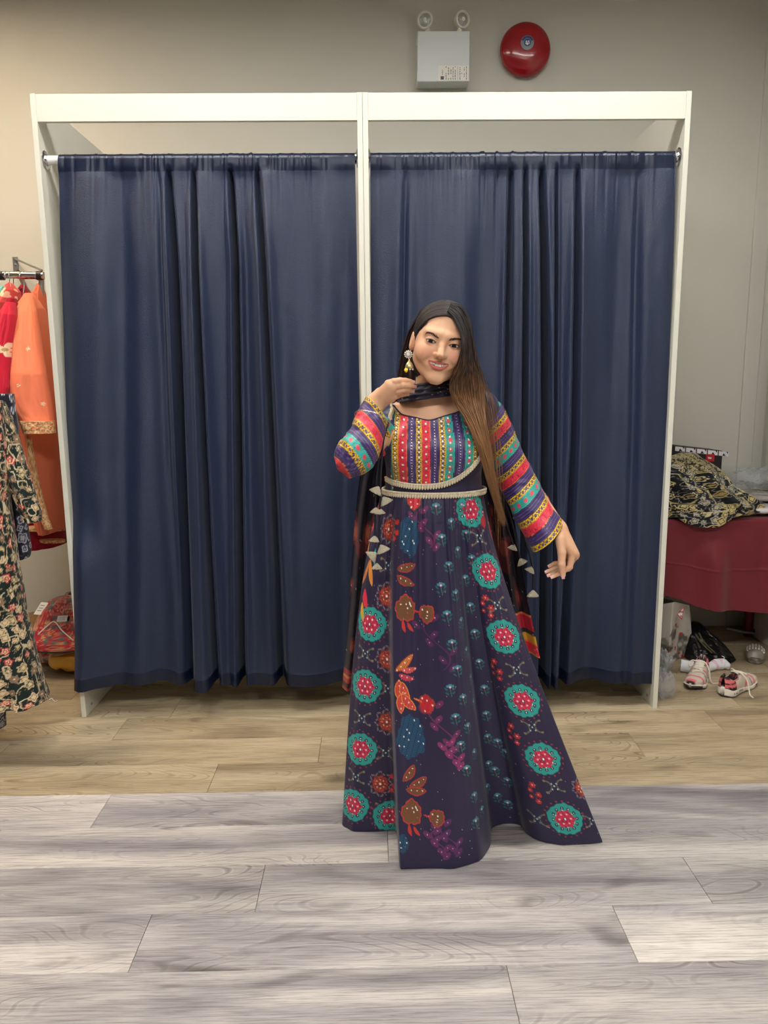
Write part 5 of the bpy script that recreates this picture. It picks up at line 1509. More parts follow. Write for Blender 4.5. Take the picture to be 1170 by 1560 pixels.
# ------------------------------------------------------------------ packets on the floor by the rail
def pouch(name, label, c, size, rot, colorfn, m, cat='packet', group=None, seed=0, wr=0.10, n=70, k=90, power=0.55):
    """a soft flat packet: rounded box with a welded rim and creases; c = centre of its underside"""
    th = np.linspace(-math.pi/2, math.pi/2, n)[:, None]; ph = np.arange(k)[None, :]*2*math.pi/k
    sg = lambda v, e: np.sign(v)*np.abs(v)**e
    ct = sg(np.cos(th), 0.75)
    x = ct*sg(np.cos(ph), power); y = ct*sg(np.sin(ph), power); z = sg(np.sin(th), 0.8)*np.ones_like(ph)
    w = 1+wr*((vnoise(x*3+seed, y*3+z, seed)-0.5)*2+(vnoise(x*9+seed, y*9+2*z, seed+3)-0.5))
    L = np.stack([x*size[0]/2*(1+0.02*w), y*size[1]/2*(1+0.02*w), z*size[2]/2*w], -1)
    col = colorfn(L[..., 0]+0.5, L[..., 1]+0.5+L[..., 2], L, None, None)
    R = np.array(rot.to_matrix()) if hasattr(rot, 'to_matrix') else np.array(Matrix.Rotation(rot, 3, 'Z'))
    G = L @ R.T
    G = G+np.asarray(c)-np.array([0, 0, G[..., 2].min()])
    t = empty(name, c, label, cat, group)
    o = grid('wrap', G[1:-1], m, t, True, col[1:-1])
    # close the poles
    return t, G
film = mat('film_cloth', (180, 60, 60), 0.22, spec=0.6, attr='print', coat=0.5, bump=('noise', (55, 55, 55), 0.5, 0.006))
clear = mat('clear_plastic', (184, 188, 194), 0.16, spec=0.6, alpha=0.30, bump=('noise', (45, 45, 45), 0.9, 0.012))
paper = mat('white_paper', (232, 230, 228), 0.6)
yb = 3.34
b0 = P(100, 1034, Z=0)
mu = pouch('mustard_packet', 'mustard yellow cloth in a clear packet, bottom of the pile', (b0[0]+0.06, b0[1]+0.16, 0.001), (0.36, 0.30, 0.125), 0.25, plain((196, 142, 34)), film, group='packets in the pile on the floor', seed=2, wr=0.25)
pk_ = pouch('pink_packet', 'pink and cream patterned packet squeezed under the red one', (b0[0]-0.10, b0[1]+0.24, 0.002), (0.26, 0.26, 0.09), 0.1, fl(dict(REDPRINT, ground=(196, 150, 140)), 26, 2), film, group='packets in the pile on the floor', seed=5, wr=0.25)
dk = pouch('dark_packet', 'black edged packet lying between the red and mustard packets', (b0[0]-0.01, b0[1]+0.34, 0.095), (0.44, 0.26, 0.045), -0.05, plain((44, 34, 36)), film, group='packets in the pile on the floor', seed=8)
br = pouch('brown_packet', 'brown cloth packet behind the red packet by the wall', (P(58, 905, Y=3.78)[0], 3.80, 0.002), (0.34, 0.28, 0.19), 0.0, plain((132, 96, 52)), film, group='packets in the pile on the floor', seed=9)
# red packet leaning on top
from mathutils import Euler
rc = P(86, 990, Y=3.34)
rt, RG = pouch('red_packet', 'red printed cloth in a clear packet with white tags, top of the pile', (rc[0], 3.50, rc[2]-0.03), (0.34, 0.34, 0.075), Euler((0.62, -0.05, -0.08)), fl(REDPRINT, 30, 11), film, group='packets in the pile on the floor', seed=12, wr=0.16)
rimc = mat('black_piping', (40, 28, 28), 0.5)
k_ = RG.shape[0]//2
V, F = tube_arrays(np.vstack([RG[k_], RG[k_][:1]]), 0.005, 6, False); mesh('piping', V, F, rimc, rt)
def on_top(px, py, G=RG):
    q = G.reshape(-1, 3); x, y, d = project_px(q); m = (x-px)**2+(y-py)**2
    i = np.where(m < m.min()+6, d, 9).argmin(); return q[i]
def tagcard(px, py, w, h, rot, parent, name='paper_tag'):
    c = on_top(px, py)+np.array([0, -0.006, 0.004]); R = np.array(Euler((0.62-math.pi/2*0+0.0, 0, rot)).to_matrix())
    b = MB(); v = [c+R @ np.array(q) for q in ((-w/2, -h/2, 0), (w/2, -h/2, 0), (w/2, h/2, 0), (-w/2, h/2, 0), (-w/2, -h/2, 0.002), (w/2, -h/2, 0.002), (w/2, h/2, 0.002), (-w/2, h/2, 0.002))]
    b.add(v, [(0,3,2,1),(4,5,6,7),(0,1,5,4),(1,2,6,5),(2,3,7,6),(3,0,4,7)]); o = b.build(name, paper, parent)
    b = MB()
    for i in range(3):
        z = 0.0028; y0 = h*(0.22-0.22*i)
        v = [c+R @ np.array(q) for q in ((-w*0.3, y0, z), (w*0.25, y0, z), (w*0.25, y0+h*0.05, z), (-w*0.3, y0+h*0.05, z))]; b.add(v, [(0, 1, 2, 3)])
    b.build('printed_lines', mat('ink'), o)
tagcard(55, 923, 0.042, 0.075, -0.25, rt); tagcard(97, 942, 0.048, 0.036, 0.15, rt)
V, F = tube_arrays(spline([on_top(58, 966)+np.array([0, -.006, .006]), on_top(72, 953)+np.array([0, -.006, .006]), on_top(83, 947)+np.array([0, -.008, .008]), on_top(97, 962)+np.array([0, -.006, .006]), on_top(112, 976)+np.array([0, -.006, .006])], 30), 0.003, 6); mesh('cord', V, F, paper, rt)
bt_ = empty('black_pouch', P(105, 912, Y=3.75), 'small black flowered pouch beside the panel behind the red packet', 'pouch')
loft('pouch_body', [(903, 101, 109), (908, 98, 112), (918, 98, 114), (930, 99, 114)], 3.75, [0.02, 0.05, 0.05], plain((40, 30, 32), ((150, 120, 100), 40, 0.72), 2), bt_, n=40, k=50)
bt_.location = bt_.location
# scrap of thread on the floor
sc = [P(x, y, Z=0.003) for x, y in ((75, 1066), (79, 1064), (81, 1067), (85, 1069), (87, 1067))]
V, F = tube_arrays(spline(sc, 24), 0.0022, 6); tag(mesh('thread_scrap', V, F, paper), 'white scrap of thread on the floor below the rail', 'thread')

# ------------------------------------------------------------------ table on the right
TY0, TY1, TX0, TX1, TZ = 3.40, 3.98, 1.26, 2.06, 0.745
table = empty('table', ((TX0+TX1)/2, (TY0+TY1)/2, 0), 'dark red table under a maroon cloth in the right corner', 'table')
tr = mat('table_red', (112, 22, 34), 0.4)
MB().box((TX0, TY0+0.01, TZ-0.03), (TX1, TY1, TZ-0.004)).build('table_top', tr, table, bevel=0.003)
lx = P(1140, 950, Y=3.86)[0]
for x, y in ((lx, 3.86), (TX0+0.06, 3.90), (TX0+0.06, TY0+0.08)):
    MB().lathe([(0.020, 0), (0.024, 0.01), (0.024, TZ-0.032), (0.024, TZ-0.031)], (x, y, 0.0), (0, 0, 1), 20).build('leg', tr, table, smooth=True)
def tablecloth():
    m = mat('maroon_cloth', (112, 32, 44), 0.55, spec=0.35, sheen=0.15, bump=('noise', (700, 700, 700), 0.1, 0.0006))
    n, k = 110, 240
    xs = np.linspace(TX0-0.02, TX1+0.02, k)
    bz = np.interp(xs, [P(a, b, Y=TY0-0.02)[0] for a, b in ((1008, 908), (1040, 915), (1062, 925), (1100, 931), (1170, 935))], [P(a, b, Y=TY0-0.02)[2] for a, b in ((1008, 908), (1040, 915), (1062, 925), (1100, 931), (1170, 935))])
    rows_ = []
    ytop = np.linspace(TY1-0.02, TY0+0.012, 30)
    for y in ytop: rows_.append(np.stack([xs, np.full(k, y), np.full(k, TZ+0.001)], 1))
    for a in np.linspace(0.2, math.pi/2, 6): rows_.append(np.stack([xs, np.full(k, TY0+0.012-0.016*math.sin(a)), np.full(k, TZ+0.001-0.016*(1-math.cos(a)))], 1))
    for v in np.linspace(0.02, 1, n):
        z = (TZ-0.016)*(1-v)+bz*v
        amp = sm(0, 0.5, v)
        y = TY0-0.004-amp*(0.012+0.030*np.sin((xs-TX0)*19+0.5+0.6*v)*0.7+0.022*np.sin((xs-TX0)*37+1.2-v)*0.5+0.006*(vnoise(xs*14, xs*0+v*4, 3)-0.5))
        # crease from the folded packing
        y = y-0.003*np.exp(-((v-0.52-0.02*np.sin(xs*5))/0.012)**2)
        rows_.append(np.stack([xs, y, z], 1))
    return grid('tablecloth', np.array(rows_), m)
tag(tablecloth(), 'maroon cloth hanging over the front of the table', 'tablecloth')
ct = empty('caster', (P(1155, 966, Y=3.84)[0], 3.84, 0), 'small black caster wheel and cable by the red table leg', 'caster')
cc = P(1157, 964, Y=3.84)
MB().lathe([(0.030, -0.014), (0.034, -0.010), (0.034, 0.010), (0.030, 0.014)], (cc[0], 3.84, 0.034), (0.3, -1, 0), 24).build('wheel', black_m, ct, smooth=True)
MB().lathe([(0.018, 0), (0.018, 0.004)], (cc[0]+0.004, 3.822, 0.034), (0.3, -1, 0), 16).build('hub', mat('hub_grey', (110, 112, 112), 0.4), ct)
MB().tube([(cc[0]-0.18, 3.85, 0.05), (cc[0]-0.09, 3.84, 0.03), (cc[0]-0.03, 3.83, 0.025)], 0.007, 8).build('cable', mat('cable_grey', (150, 150, 146), 0.5), ct, smooth=True)

# heap of printed cloth on the table
def heapcol(U, V, G, th, t):
    a = floral(G[..., 0]+0.3*G[..., 1], G[..., 2]*1.15+0.25*G[..., 1], 21, GOLDBLK, 5, 0.42, 0.045); b = floral(G[..., 0], G[..., 2], 52, GOLDFINE, 7, 0.46, 0.05)
    lim = P(1060, 716, Y=3.45)[2]-0.16*(G[..., 0]-P(1060, 716, Y=3.45)[0])+0.012*np.sin(G[..., 0]*40)
    a[G[..., 2] > lim] = b[G[..., 2] > lim]; return a
heap = empty('cloth_heap', (1.55, 3.5, TZ), 'heap of black cloth with gold scroll flowers on the maroon table', 'cloth')
loft('cloth', [(690, 1036, 1060), (697, 1018, 1068), (706, 1002, 1084), (716, 992, 1098), (726, 988, 1106), (736, 988, 1112), (746, 988, 1128), (756, 988, 1146), (766, 988, 1160), (774, 988, 1160), (781, 990, 1132)],
     [3.60, 3.54, 3.52], [0.03, 0.12, 0.15, 0.16, 0.15], heapcol, heap, folds=(9, 0.26), seed=21, n=200, k=300)
loft('draped_fold', [(768, 1022, 1128), (780, 1030, 1124), (790, 1034, 1116), (797, 1044, 1106), (803, 1062, 1094)], [3.385, 3.372, 3.358], [0.03, 0.022, 0.012], heapcol, heap, folds=(5, 0.25), seed=22, n=80, k=160)
# box behind the heap
bx = empty('patterned_box', (1.6, 3.80, TZ), 'black box with white blocks and a red sticker behind the cloth heap', 'box')
q0, q1 = P(1018, 678, Y=3.80), P(1101, 687, Y=3.80)
bxr = MB(); h_ = 0.17
def slab(mb, x0, x1, z0, z1, y0, y1):
    # a sheared box: the top edge slopes with the photograph's box
    s = (q1[2]-q0[2])/(q1[0]-q0[0]); zf = lambda x, z: z+s*(x-q0[0])
    V = [(x0, y0, zf(x0, z0)), (x1, y0, zf(x1, z0)), (x1, y1, zf(x1, z0)), (x0, y1, zf(x0, z0)), (x0, y0, zf(x0, z1)), (x1, y0, zf(x1, z1)), (x1, y1, zf(x1, z1)), (x0, y1, zf(x0, z1))]
    mb.add(V, [(0,3,2,1),(4,5,6,7),(0,1,5,4),(1,2,6,5),(2,3,7,6),(3,0,4,7)])
slab(bxr, q0[0]-0.12, q1[0], q0[2]-h_, q0[2], 3.80, 3.96); bo = bxr.build('carton', mat('carton_black', (28, 26, 28), 0.5), bx, bevel=0.002)
sw = (q1[0]-q0[0])
wm = MB(); km = MB()
for i in range(5):
    a = q0[0]+sw*(0.13+0.20*i); slab(wm, a, a+sw*0.18, q0[2]-0.026, q0[2]-0.003, 3.7985, 3.801)
    c = a+sw*0.085; s = (q1[2]-q0[2])/sw; z = q0[2]-0.026+s*(c-q0[0])
    km.add([(c-0.006, 3.7978, z+0.001), (c+0.013, 3.7978, z+0.001), (c+0.000, 3.7978, z+0.015)], [(0, 1, 2)])
    km.add([(c+0.013, 3.7978, z+0.022), (c+0.023, 3.7978, z+0.022), (c+0.023, 3.7978, z+0.010)], [(0, 1, 2)])
blk = wm.build('white_block_print', mat('print_white', (222, 218, 226), 0.6), bo); tag(km.build('black_triangle_print', mat('carton_black'), blk), kind='stuff')
s0 = P(1076, 692, Y=3.797); s1 = P(1088, 703, Y=3.797)
st_ = MB().box((s0[0], 3.7965, s1[2]), (s1[0], 3.8005, s0[2])).build('red_sticker', mat('sticker_red', (176, 28, 40), 0.5), bo)
MB().box((s0[0]+0.012, 3.7955, s1[2]+0.014), (s0[0]+0.028, 3.7968, s1[2]+0.022)).box((s0[0]+0.010, 3.7955, s1[2]+0.017), (s0[0]+0.016, 3.7968, s1[2]+0.024)).build('white_mark', paper, st_)
# clear packets at the right end
greyc = lambda U, V, G, th, t: np.tile(lin((176, 172, 172)), U.shape+(1,))
pouch('clear_packet', 'flat silver-white packet on the table edge beside the cloth heap', (P(1165, 788, Y=3.55)[0]+0.02, 3.56, TZ+0.002), (0.34, 0.26, 0.045), 0.1, plain((206, 202, 204)), mat('silver_film', (206, 202, 204), 0.2, spec=0.6, attr='print', coat=0.5, bump=('noise', (40, 40, 40), 0.8, 0.012)), group='clear packets on the table', seed=31, wr=0.2)
pouch('clear_packet', 'grey wrapped packet lying on the silver-white packet', (P(1165, 772, Y=3.62)[0]+0.01, 3.64, TZ+0.050), (0.30, 0.26, 0.045), -0.1, plain((150, 144, 140)), mat('silver_film'), group='clear packets on the table', seed=33, wr=0.2)
pouch('plastic_sheet', 'crumpled clear plastic wrap on top of the packets', (P(1155, 750, Y=3.72)[0], 3.74, TZ+0.096), (0.26, 0.22, 0.075), 0.3, plain((214, 210, 196)), clear, 'plastic wrap', seed=35, wr=0.5)
pouch('grey_packet', 'thin black and white packet under the cloth heap at the table front', (P(1018, 788, Y=3.44)[0]+0.005, 3.48, TZ+0.002), (0.16, 0.12, 0.022), 0.0, plain((190, 194, 196)), film, seed=36)

# ------------------------------------------------------------------ under the table
# shopping bag
bag = empty('shopping_bag', (1.40, 3.45, 0), 'white floral shopping bag with a red triangle mark under the table', 'bag')
def bagcol(U, V, G):
    c = np.tile(lin((206, 200, 194)), U.shape+(1,))
    zb_ = G[..., 2]
    n = vnoise(U*38, V*38, 3); lowm = zb_ < 0.17+0.04*np.sin(U*30)
    c[(n > 0.55) & lowm] = lin((150, 146, 140)); c[(n > 0.70) & lowm] = lin((104, 104, 94))
    n2 = vnoise(U*30+4, V*30, 8); c[(n2 > 0.82) & lowm] = lin((186, 60, 60))
    return c
BY = 3.36
pA = P(1002, 1002, Z=0.002); pB = P(1018, 1010, Z=0.002); pC = P(1057, 996, Z=0.002)
ptsB = [np.array([pA[0]-0.16, pA[1]+0.02, 0.002]), np.array([pB[0], pB[1], 0.002]), np.array([pC[0], pC[1], 0.002]), np.array([pC[0]-0.17, pC[1]+0.10, 0.002])]
topz = [P(1005, 930, Y=ptsB[0][1])[2], P(1027, 917, Y=3.42)[2], P(1050, 922, Y=3.50)[2], P(1040, 920, Y=3.56)[2]]
topB = [ptsB[0]*1+np.array([0.02, 0.02, topz[0]-0.002]), np.array([P(1027, 917, Y=3.42)[0], 3.42, topz[1]]), np.array([P(1050, 922, Y=3.50)[0], 3.50, topz[2]]), np.array([ptsB[3][0]+0.02, ptsB[3][1]-0.02, topz[3]])]
m_, n_ = 46, 46; sides = []
G = np.zeros((m_, 4*n_, 3))
for i in range(4):
    j = (i+1) % 4; u = np.linspace(0, 1, n_, endpoint=False)[None, :, None]; v = np.linspace(0, 1, m_)[:, None, None]
    q = (ptsB[i]*(1-u)+ptsB[j]*u)*(1-v)+(topB[i]*(1-u)+topB[j]*u)*v
    q[..., 1] += 0.018*np.sin(math.pi*u[..., 0])*np.sin(math.pi*v[..., 0])*(1 if i < 2 else -1)+0.010*(vnoise(u[..., 0]*4+i*7, v[..., 0]*4, 9)-0.5)
    G[:, i*n_:(i+1)*n_] = q
uu = np.concatenate([[0], np.cumsum(np.linalg.norm(np.diff(G[0], axis=0), axis=1))])[None, :]*np.ones((m_, 1))
grid('bag_body', G, mat('bag_plastic', (206, 200, 194), 0.35, spec=0.5, attr='print', bump=('noise', (40, 40, 40), 0.4, 0.006)), bag, True, bagcol(uu, G[..., 2]*1.0, G))
# the triangle mark on the bag's side
tri = [P(x, y, Y=3.405) for x, y in ((1042, 923.5), (1031, 936), (1039, 944.5))]
def trislab(name, pts, inset, m, parent, dy):
    c = np.mean(pts, 0); a = [np.array(p)+np.array([0, dy, 0]) for p in pts]; b = [c+(p-c)*inset+np.array([0, dy, 0]) for p in np.array(pts)]
    mb = MB()
    if inset > 0:
        for i in range(3):
            j = (i+1) % 3; mb.add([a[i], a[j], b[j], b[i]], [(0, 1, 2, 3)])
    else: mb.add(a, [(0, 1, 2)])
    return mb.build(name, m, parent)
tb = trislab('triangle_badge', tri, 0, paper, bag, 0.0); trislab('triangle_outline', tri, 0.76, mat('logo_red', (178, 44, 56), 0.5), tb, -0.001)
lm = MB(); c = np.mean(tri, 0)
for k2, (dx, dz, w, h) in enumerate(((-0.010, 0.004, 0.003, 0.010), (-0.004, 0.004, 0.003, 0.010), (0.002, 0.004, 0.003, 0.010), (0.007, 0.004, 0.003, 0.010), (-0.003, -0.012, 0.006, 0.003), (0.000, -0.016, 0.003, 0.004), (0.0, -0.021, 0.003, 0.002))):
    lm.box((c[0]+dx, c[1]-0.003, c[2]+dz), (c[0]+dx+w, c[1]-0.001, c[2]+dz+h))
lm.build('triangle_lettering', mat('logo_red'), tb)
# black bag
bb_ = empty('black_bag', (1.6, 3.55, 0), 'slumped glossy black bag with long handles under the table', 'bag')
loft('bag_body', [(948, 1052, 1066), (958, 1044, 1078), (970, 1044, 1092), (982, 1044, 1104), (994, 1044, 1114), (1001, 1044, 1118)], [3.62, 3.53], [0.02, 0.07, 0.09, 0.09], plain((16, 15, 17)), bb_, mat('black_leather', (16, 15, 17), 0.3, spec=0.5, attr='print'), folds=(6, 0.2), seed=41)
for o in ((0, 0), (5, -2)):
    V, F = tube_arrays(spline([P(1060+o[0], 966+o[1], Y=3.44), P(1066+o[0], 976, Y=3.43), P(1074+o[0], 985, Y=3.42), P(1084+o[0], 994, Y=3.41)], 24), 0.003, 6); mesh('handle', V, F, mat('handle_edge', (92, 82, 66), 0.4), bb_)
# sock
sk_ = empty('sock', (1.5, 3.38, 0), 'white sock with pink stripes lying behind the sneakers', 'sock')
ps = [P(x, y, Y=3.37) for x, y in ((1038, 1000), (1052, 1001), (1070, 1003), (1082, 1003), (1092, 1002), (1104, 1002), (1112, 1002))]
zz = 0.020
C = spline([np.array([p[0], 3.37-0.02*math.sin(i), max(p[2], 0.024)]) for i, p in enumerate(ps)], 90)
rr = np.interp(np.linspace(0, 1, 90), [0, 0.15, 0.4, 0.58, 0.7, 0.85, 0.95, 1], [0.030, 0.029, 0.022, 0.021, 0.026, 0.027, 0.020, 0.004])
C[:, 2] = rr*0.95+0.001
V, F = tube_arrays(C, rr, 28, False)
tq = np.repeat(np.linspace(0, 1, 90), 28)
cs = np.tile(lin((222, 222, 228)), (len(V), 1)); cs[((tq > 0.60) & (tq < 0.625)) | ((tq > 0.65) & (tq < 0.67))] = lin((226, 160, 176)); cs[(tq > 0.75) & (tq < 0.80) & (V[:, 2] > 0.035)] = lin((230, 190, 198))
mesh('knit', V, np.array(F), mat('sock_knit', (222, 222, 228), 0.9, spec=0.1, attr='print', bump=('noise', (400, 400, 400), 0.4, 0.002)), sk_, cs)
V, F = tube_arrays(C[1:14], rr[1:14]*0.86, 24, True); mesh('opening', V, F, mat('sock_inside', (176, 150, 152), 0.9), sk_)
tq2 = [C[74]+np.array([0, 0, 0.018]), C[76]+np.array([0.004, 0, 0.034]), C[75]+np.array([-0.006, 0.004, 0.040])]
V, F = tube_arrays(spline(tq2, 10), 0.0016, 5); mesh('loose_tag', V, F, paper, sk_)

def sneaker(label, heel, toe, lace_side):
    """a chunky running shoe, heel and toe on the floor; local x along the foot"""
    heel = np.array(heel); toe = np.array(toe); d = toe-heel; Lg = np.linalg.norm(d[:2]); ang = math.atan2(d[1], d[0])
    t = empty('sneaker', (heel[0], heel[1], 0), label, 'shoe', 'pair of worn sneakers')
    sc_ = Lg/0.27
    R = np.array(Matrix.Rotation(ang, 3, 'Z'))
    Wd = lambda G: (np.asarray(G)*sc_) @ R.T+np.array([heel[0], heel[1], 0.0])
    xs = np.linspace(0, 0.27, 46)
    hw = np.interp(xs, [0, 0.010, 0.035, 0.09, 0.14, 0.19, 0.235, 0.26, 0.27], [0.010, 0.028, 0.038, 0.037, 0.041, 0.047, 0.040, 0.024, 0.006])
    cu = 0.010*np.sin(np.clip((xs-0.06)/0.2, 0, 1)*math.pi)          # sideways bend of the sole
    rise = 0.016*sm(0.19, 0.27, xs)+0.006*sm(0.03, 0.0, xs)
    def prof(th0, r0):
        pass
    # sole
    k = 40; th = np.arange(k)*2*math.pi/k
    sg = lambda v, e: np.sign(v)*np.abs(v)**e
    z0 = rise; z1 = rise+np.interp(xs, [0, 0.05, 0.16, 0.27], [0.046, 0.040, 0.030, 0.024])
    flare = 1.09
    G = np.stack([np.stack([np.full(k, x), c+w*flare*sg(np.cos(th), 0.5)*(1+0.03*np.sin(x*160)*(np.abs(np.sin(th)) < 0.6)), (a+b)/2+(b-a)/2*sg(np.sin(th), 0.55)], 1) for x, w, c, a, b in zip(xs, hw, cu, z0, z1)])
    col = np.tile(lin((224, 216, 204)), G.shape[:2]+(1,)); col[G[..., 2] < (z0+0.006)[:, None]] = lin((46, 42, 42))
    col[(G[..., 2] < (z0+0.016)[:, None]) & (xs[:, None] > 0.225)] = lin((52, 46, 48))
    sp = (np.mod(xs, 0.016) < 0.007)[:, None] & (xs < 0.12)[:, None] & (xs > 0.03)[:, None] & (G[..., 2] > (z0+0.014)[:, None]) & (G[..., 2] < (z0+0.026)[:, None]); col[sp] = lin((70, 62, 62))
    F_ = grid_faces(len(xs), k, True)
    mesh('sole', Wd(G.reshape(-1, 3)), [tuple(q) for q in F_]+[tuple(range(k))[::-1], tuple((len(xs)-1)*k+i for i in range(k))], mat('shoe_sole', (224, 216, 204), 0.6, attr='print'), t, col.reshape(-1, 3))
    # upper: arched shell, open over the ankle
    top = np.interp(xs, [0, 0.012, 0.05, 0.09, 0.12, 0.16, 0.20, 0.24, 0.262, 0.27], [0.085, 0.102, 0.082, 0.080, 0.090, 0.080, 0.062, 0.050, 0.036, 0.026])+rise
    n = 41; a = np.linspace(0, math.pi, n)
    op = (sm(0.010, 0.025, xs)*sm(0.125, 0.095, xs))                    # how wide the opening is
    G = []
    for x, w, c, b, tz, o in zip(xs, hw, cu, z1, top, op):
        aa = a
        y = c+w*1.0*sg(np.cos(aa), 0.62); z = (b-0.006)+(tz-b+0.006)*sg(np.sin(aa), 0.75)
        lim = 0.62*w*o
        inner = np.abs(y-c) < lim
        z = np.where(inner, np.minimum(z, tz-0.055*o*sm(1.0, 0.3, np.abs(y-c)/(lim+1e-6))), z)
        G.append(np.stack([np.full(n, x), y, z], 1))
    G = np.array(G); X = G[..., 0]; Yl = G[..., 1]-cu[:, None]; Zl = G[..., 2]
    col = np.tile(lin((204, 192, 178)), G.shape[:2]+(1,))
    PK = lin((222, 112, 116)); BK = lin((30, 26, 30))
    col[(X < 0.055) & (Zl < 0.105)] = BK
    col[(X < 0.060) & (Zl > 0.052) & (Zl < 0.066)] = PK; col[(X < 0.045) & (Zl > 0.072) & (Zl < 0.090)] = PK
    col[(X > 0.205) & (X < 0.222)] = PK; col[(X > 0.250) & (np.abs(Yl) < 0.022)] = PK; col[(X > 0.262)] = lin((50, 44, 46))
    col[(np.abs(X-0.15-0.3*(Zl-0.05)) < 0.006) & (np.abs(Yl) > 0.022)] = PK
    col[(np.abs(X-0.185+0.4*(Zl-0.05)) < 0.005) & (np.abs(Yl) > 0.022)] = lin((150, 146, 144))
    lim = (0.60*hw*op)[:, None]; col[(np.abs(Yl) < lim)] = lin((34, 22, 26)); col[(np.abs(Yl) < lim*1.25) & (np.abs(Yl) >= lim) & (op[:, None] > 0.3)] = lin((196, 120, 120))
    mesh('upper', Wd(G.reshape(-1, 3)), grid_faces(len(xs), n), mat('shoe_mesh', (204, 192, 178), 0.75, attr='print', bump=('noise', (500, 500, 500), 0.4, 0.0015)), t, col.reshape(-1, 3))
    # tongue
    tg = []
    for s in np.linspace(0, 1, 10):
        x = 0.175-0.085*s; z = np.interp(x, xs, top)+0.002+0.022*s**2
        tg.append([(x, np.interp(x, xs, cu)+q*(0.016+0.006*s), z-0.006*q*q) for q in np.linspace(-1, 1, 7)])
    grid('tongue', Wd(np.array(tg).reshape(-1, 3)).reshape(10, 7, 3), mat('tongue', (222, 216, 208), 0.8), t)
    # heel pull tab
    MB().add(*tube_arrays(Wd(np.array([(0.004, 0, 0.095), (-0.004, 0, 0.108), (0.004, 0, 0.114), (0.010, 0, 0.104)])), 0.005*sc_, 8)).build('pull_tab', mat('shoe_black', (34, 30, 32), 0.6), t, smooth=True)
    lm_ = mat('shoe_lace', (226, 218, 202), 0.8)
    for i in range(5):
        x0 = 0.112+0.016*i
        q = []
        for s in np.linspace(0, 1, 12):
            x = x0+0.012*s; y = (-1+2*s)*0.021*(1 if i % 2 else -1)
            q.append((x, np.interp(x, xs, cu)+y, np.interp(x, xs, top)+0.0065-9*y*y))
        V, F = tube_arrays(Wd(np.array(q)), 0.0042*sc_, 8); mesh('lace', V, F, lm_, t)
    q = [(0.112, 0.0, 0.098), (0.108, lace_side*0.03, 0.100), (0.118, lace_side*0.052, 0.07), (0.125, lace_side*0.060, 0.03), (0.118, lace_side*0.070, 0.006), (0.100, lace_side*0.095, 0.004)]
    V, F = tube_arrays(Wd(spline(q, 40)), 0.0036*sc_, 8); mesh('loose_lace', V, F, lm_, t)
    q = [(0.112, 0.0, 0.098), (0.120, -lace_side*0.028, 0.104), (0.135, -lace_side*0.040, 0.085), (0.128, -lace_side*0.030, 0.075), (0.112, 0.0, 0.096)]
    V, F = tube_arrays(Wd(spline(q, 40)), 0.0036*sc_, 8); mesh('bow_loop', V, F, lm_, t)
    return t
a_, b_ = P(1070, 1026, Z=0), P(1042, 1066, Z=0)
sneaker('worn pink and cream sneaker with its toe toward the camera', a_, a_+(b_-a_)/np.linalg.norm(b_-a_)*0.255, 1)
a_, b_ = P(1100, 1062, Z=0), P(1150, 1040, Z=0)
sneaker('worn pink and cream sneaker with its black heel toward the camera', a_, a_+(b_-a_)/np.linalg.norm(b_-a_)*0.255, -1)

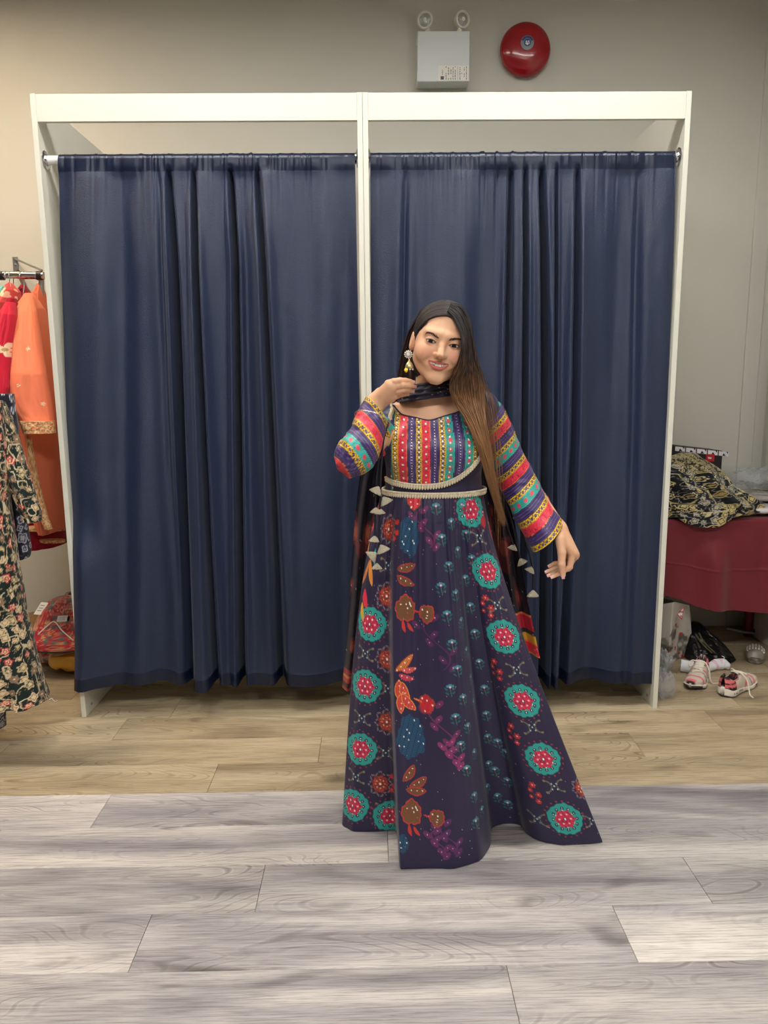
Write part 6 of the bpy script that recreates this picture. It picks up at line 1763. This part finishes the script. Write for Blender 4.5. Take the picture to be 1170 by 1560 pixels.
# slipper with a jewelled band
sl = empty('slipper', (P(1150, 1010, Z=0)[0], 3.5, 0), 'grey slipper with a silver jewelled band at the picture edge', 'slipper')
s0 = P(1150, 1012, Z=0.0)
xs = np.linspace(0, 0.24, 40); hw = np.interp(xs, [0, 0.008, 0.04, 0.09, 0.15, 0.22, 0.24], [0.012, 0.028, 0.042, 0.043, 0.034, 0.030, 0.010])
th = np.arange(36)*2*math.pi/36; sg = lambda v, e: np.sign(v)*np.abs(v)**e
ang = math.radians(63)
def SW(G): 
    R = np.array(Matrix.Rotation(ang, 3, 'Z')); return np.asarray(G) @ R.T+np.array([s0[0], s0[1], 0.0])
G = np.stack([np.stack([np.full(36, x), w*sg(np.cos(th), 0.6), 0.016+0.015*sg(np.sin(th), 0.5)], 1) for x, w in zip(xs, hw)])
cl = np.tile(lin((86, 80, 72)), G.shape[:2]+(1,)); cl[(G[..., 2] < 0.016)] = lin((128, 124, 118))
mesh('sole', SW(G.reshape(-1, 3)), [tuple(q) for q in grid_faces(40, 36, True)]+[tuple(range(36))[::-1], tuple(39*36+i for i in range(36))], mat('slipper_sole', (86, 80, 72), 0.4, attr='print'), sl, cl.reshape(-1, 3))
x_ = np.linspace(0.004, 0.105, 20); a = np.linspace(0, math.pi, 26)
G = np.stack([np.stack([np.full(26, x), np.interp(x, xs, hw)*1.03*np.cos(a), 0.024+0.044*float(sm(0, 0.055, x-0.003))**0.7*np.sin(a)], 1) for x in x_])
grid('band', SW(G.reshape(-1, 3)).reshape(20, 26, 3), mat('slipper_band', (120, 114, 104), 0.35), sl)
jm = MB()
for x in np.linspace(0.050, 0.102, 6):
    for q in np.linspace(0.6, math.pi-0.6, 7):
        c = SW([[x, np.interp(x, xs, hw)*1.05*math.cos(q), 0.026+0.043*math.sin(q)]])[0]; jm.lathe([(0.0055, -0.003), (0.0058, 0.002), (0.002, 0.0055)], c, (0, -0.6, 0.8), 8)
jm.build('jewels', mat('jewel_silver', (222, 220, 216), 0.2, 0.6), sl, smooth=True)
# crumpled clear bag behind the booth leg
pouch('plastic_bag', 'crumpled clear plastic bag on the floor against the booth leg', tuple(P(1013, 1072, Z=0)+np.array([0.004, 0.06, 0.001])), (0.085, 0.12, 0.10), 0.3, plain((196, 200, 206)), clear, 'plastic bag', seed=51, wr=0.6)
pouch('grey_plastic_bag', 'pale grey scrunched bag between the booth leg and shopping bag', tuple(P(1012, 1034, Z=0)+np.array([0.0, 0.04, 0.001])), (0.06, 0.10, 0.10), 0.5, plain((150, 152, 154)), mat('silver_film'), 'plastic bag', seed=53, wr=0.5)
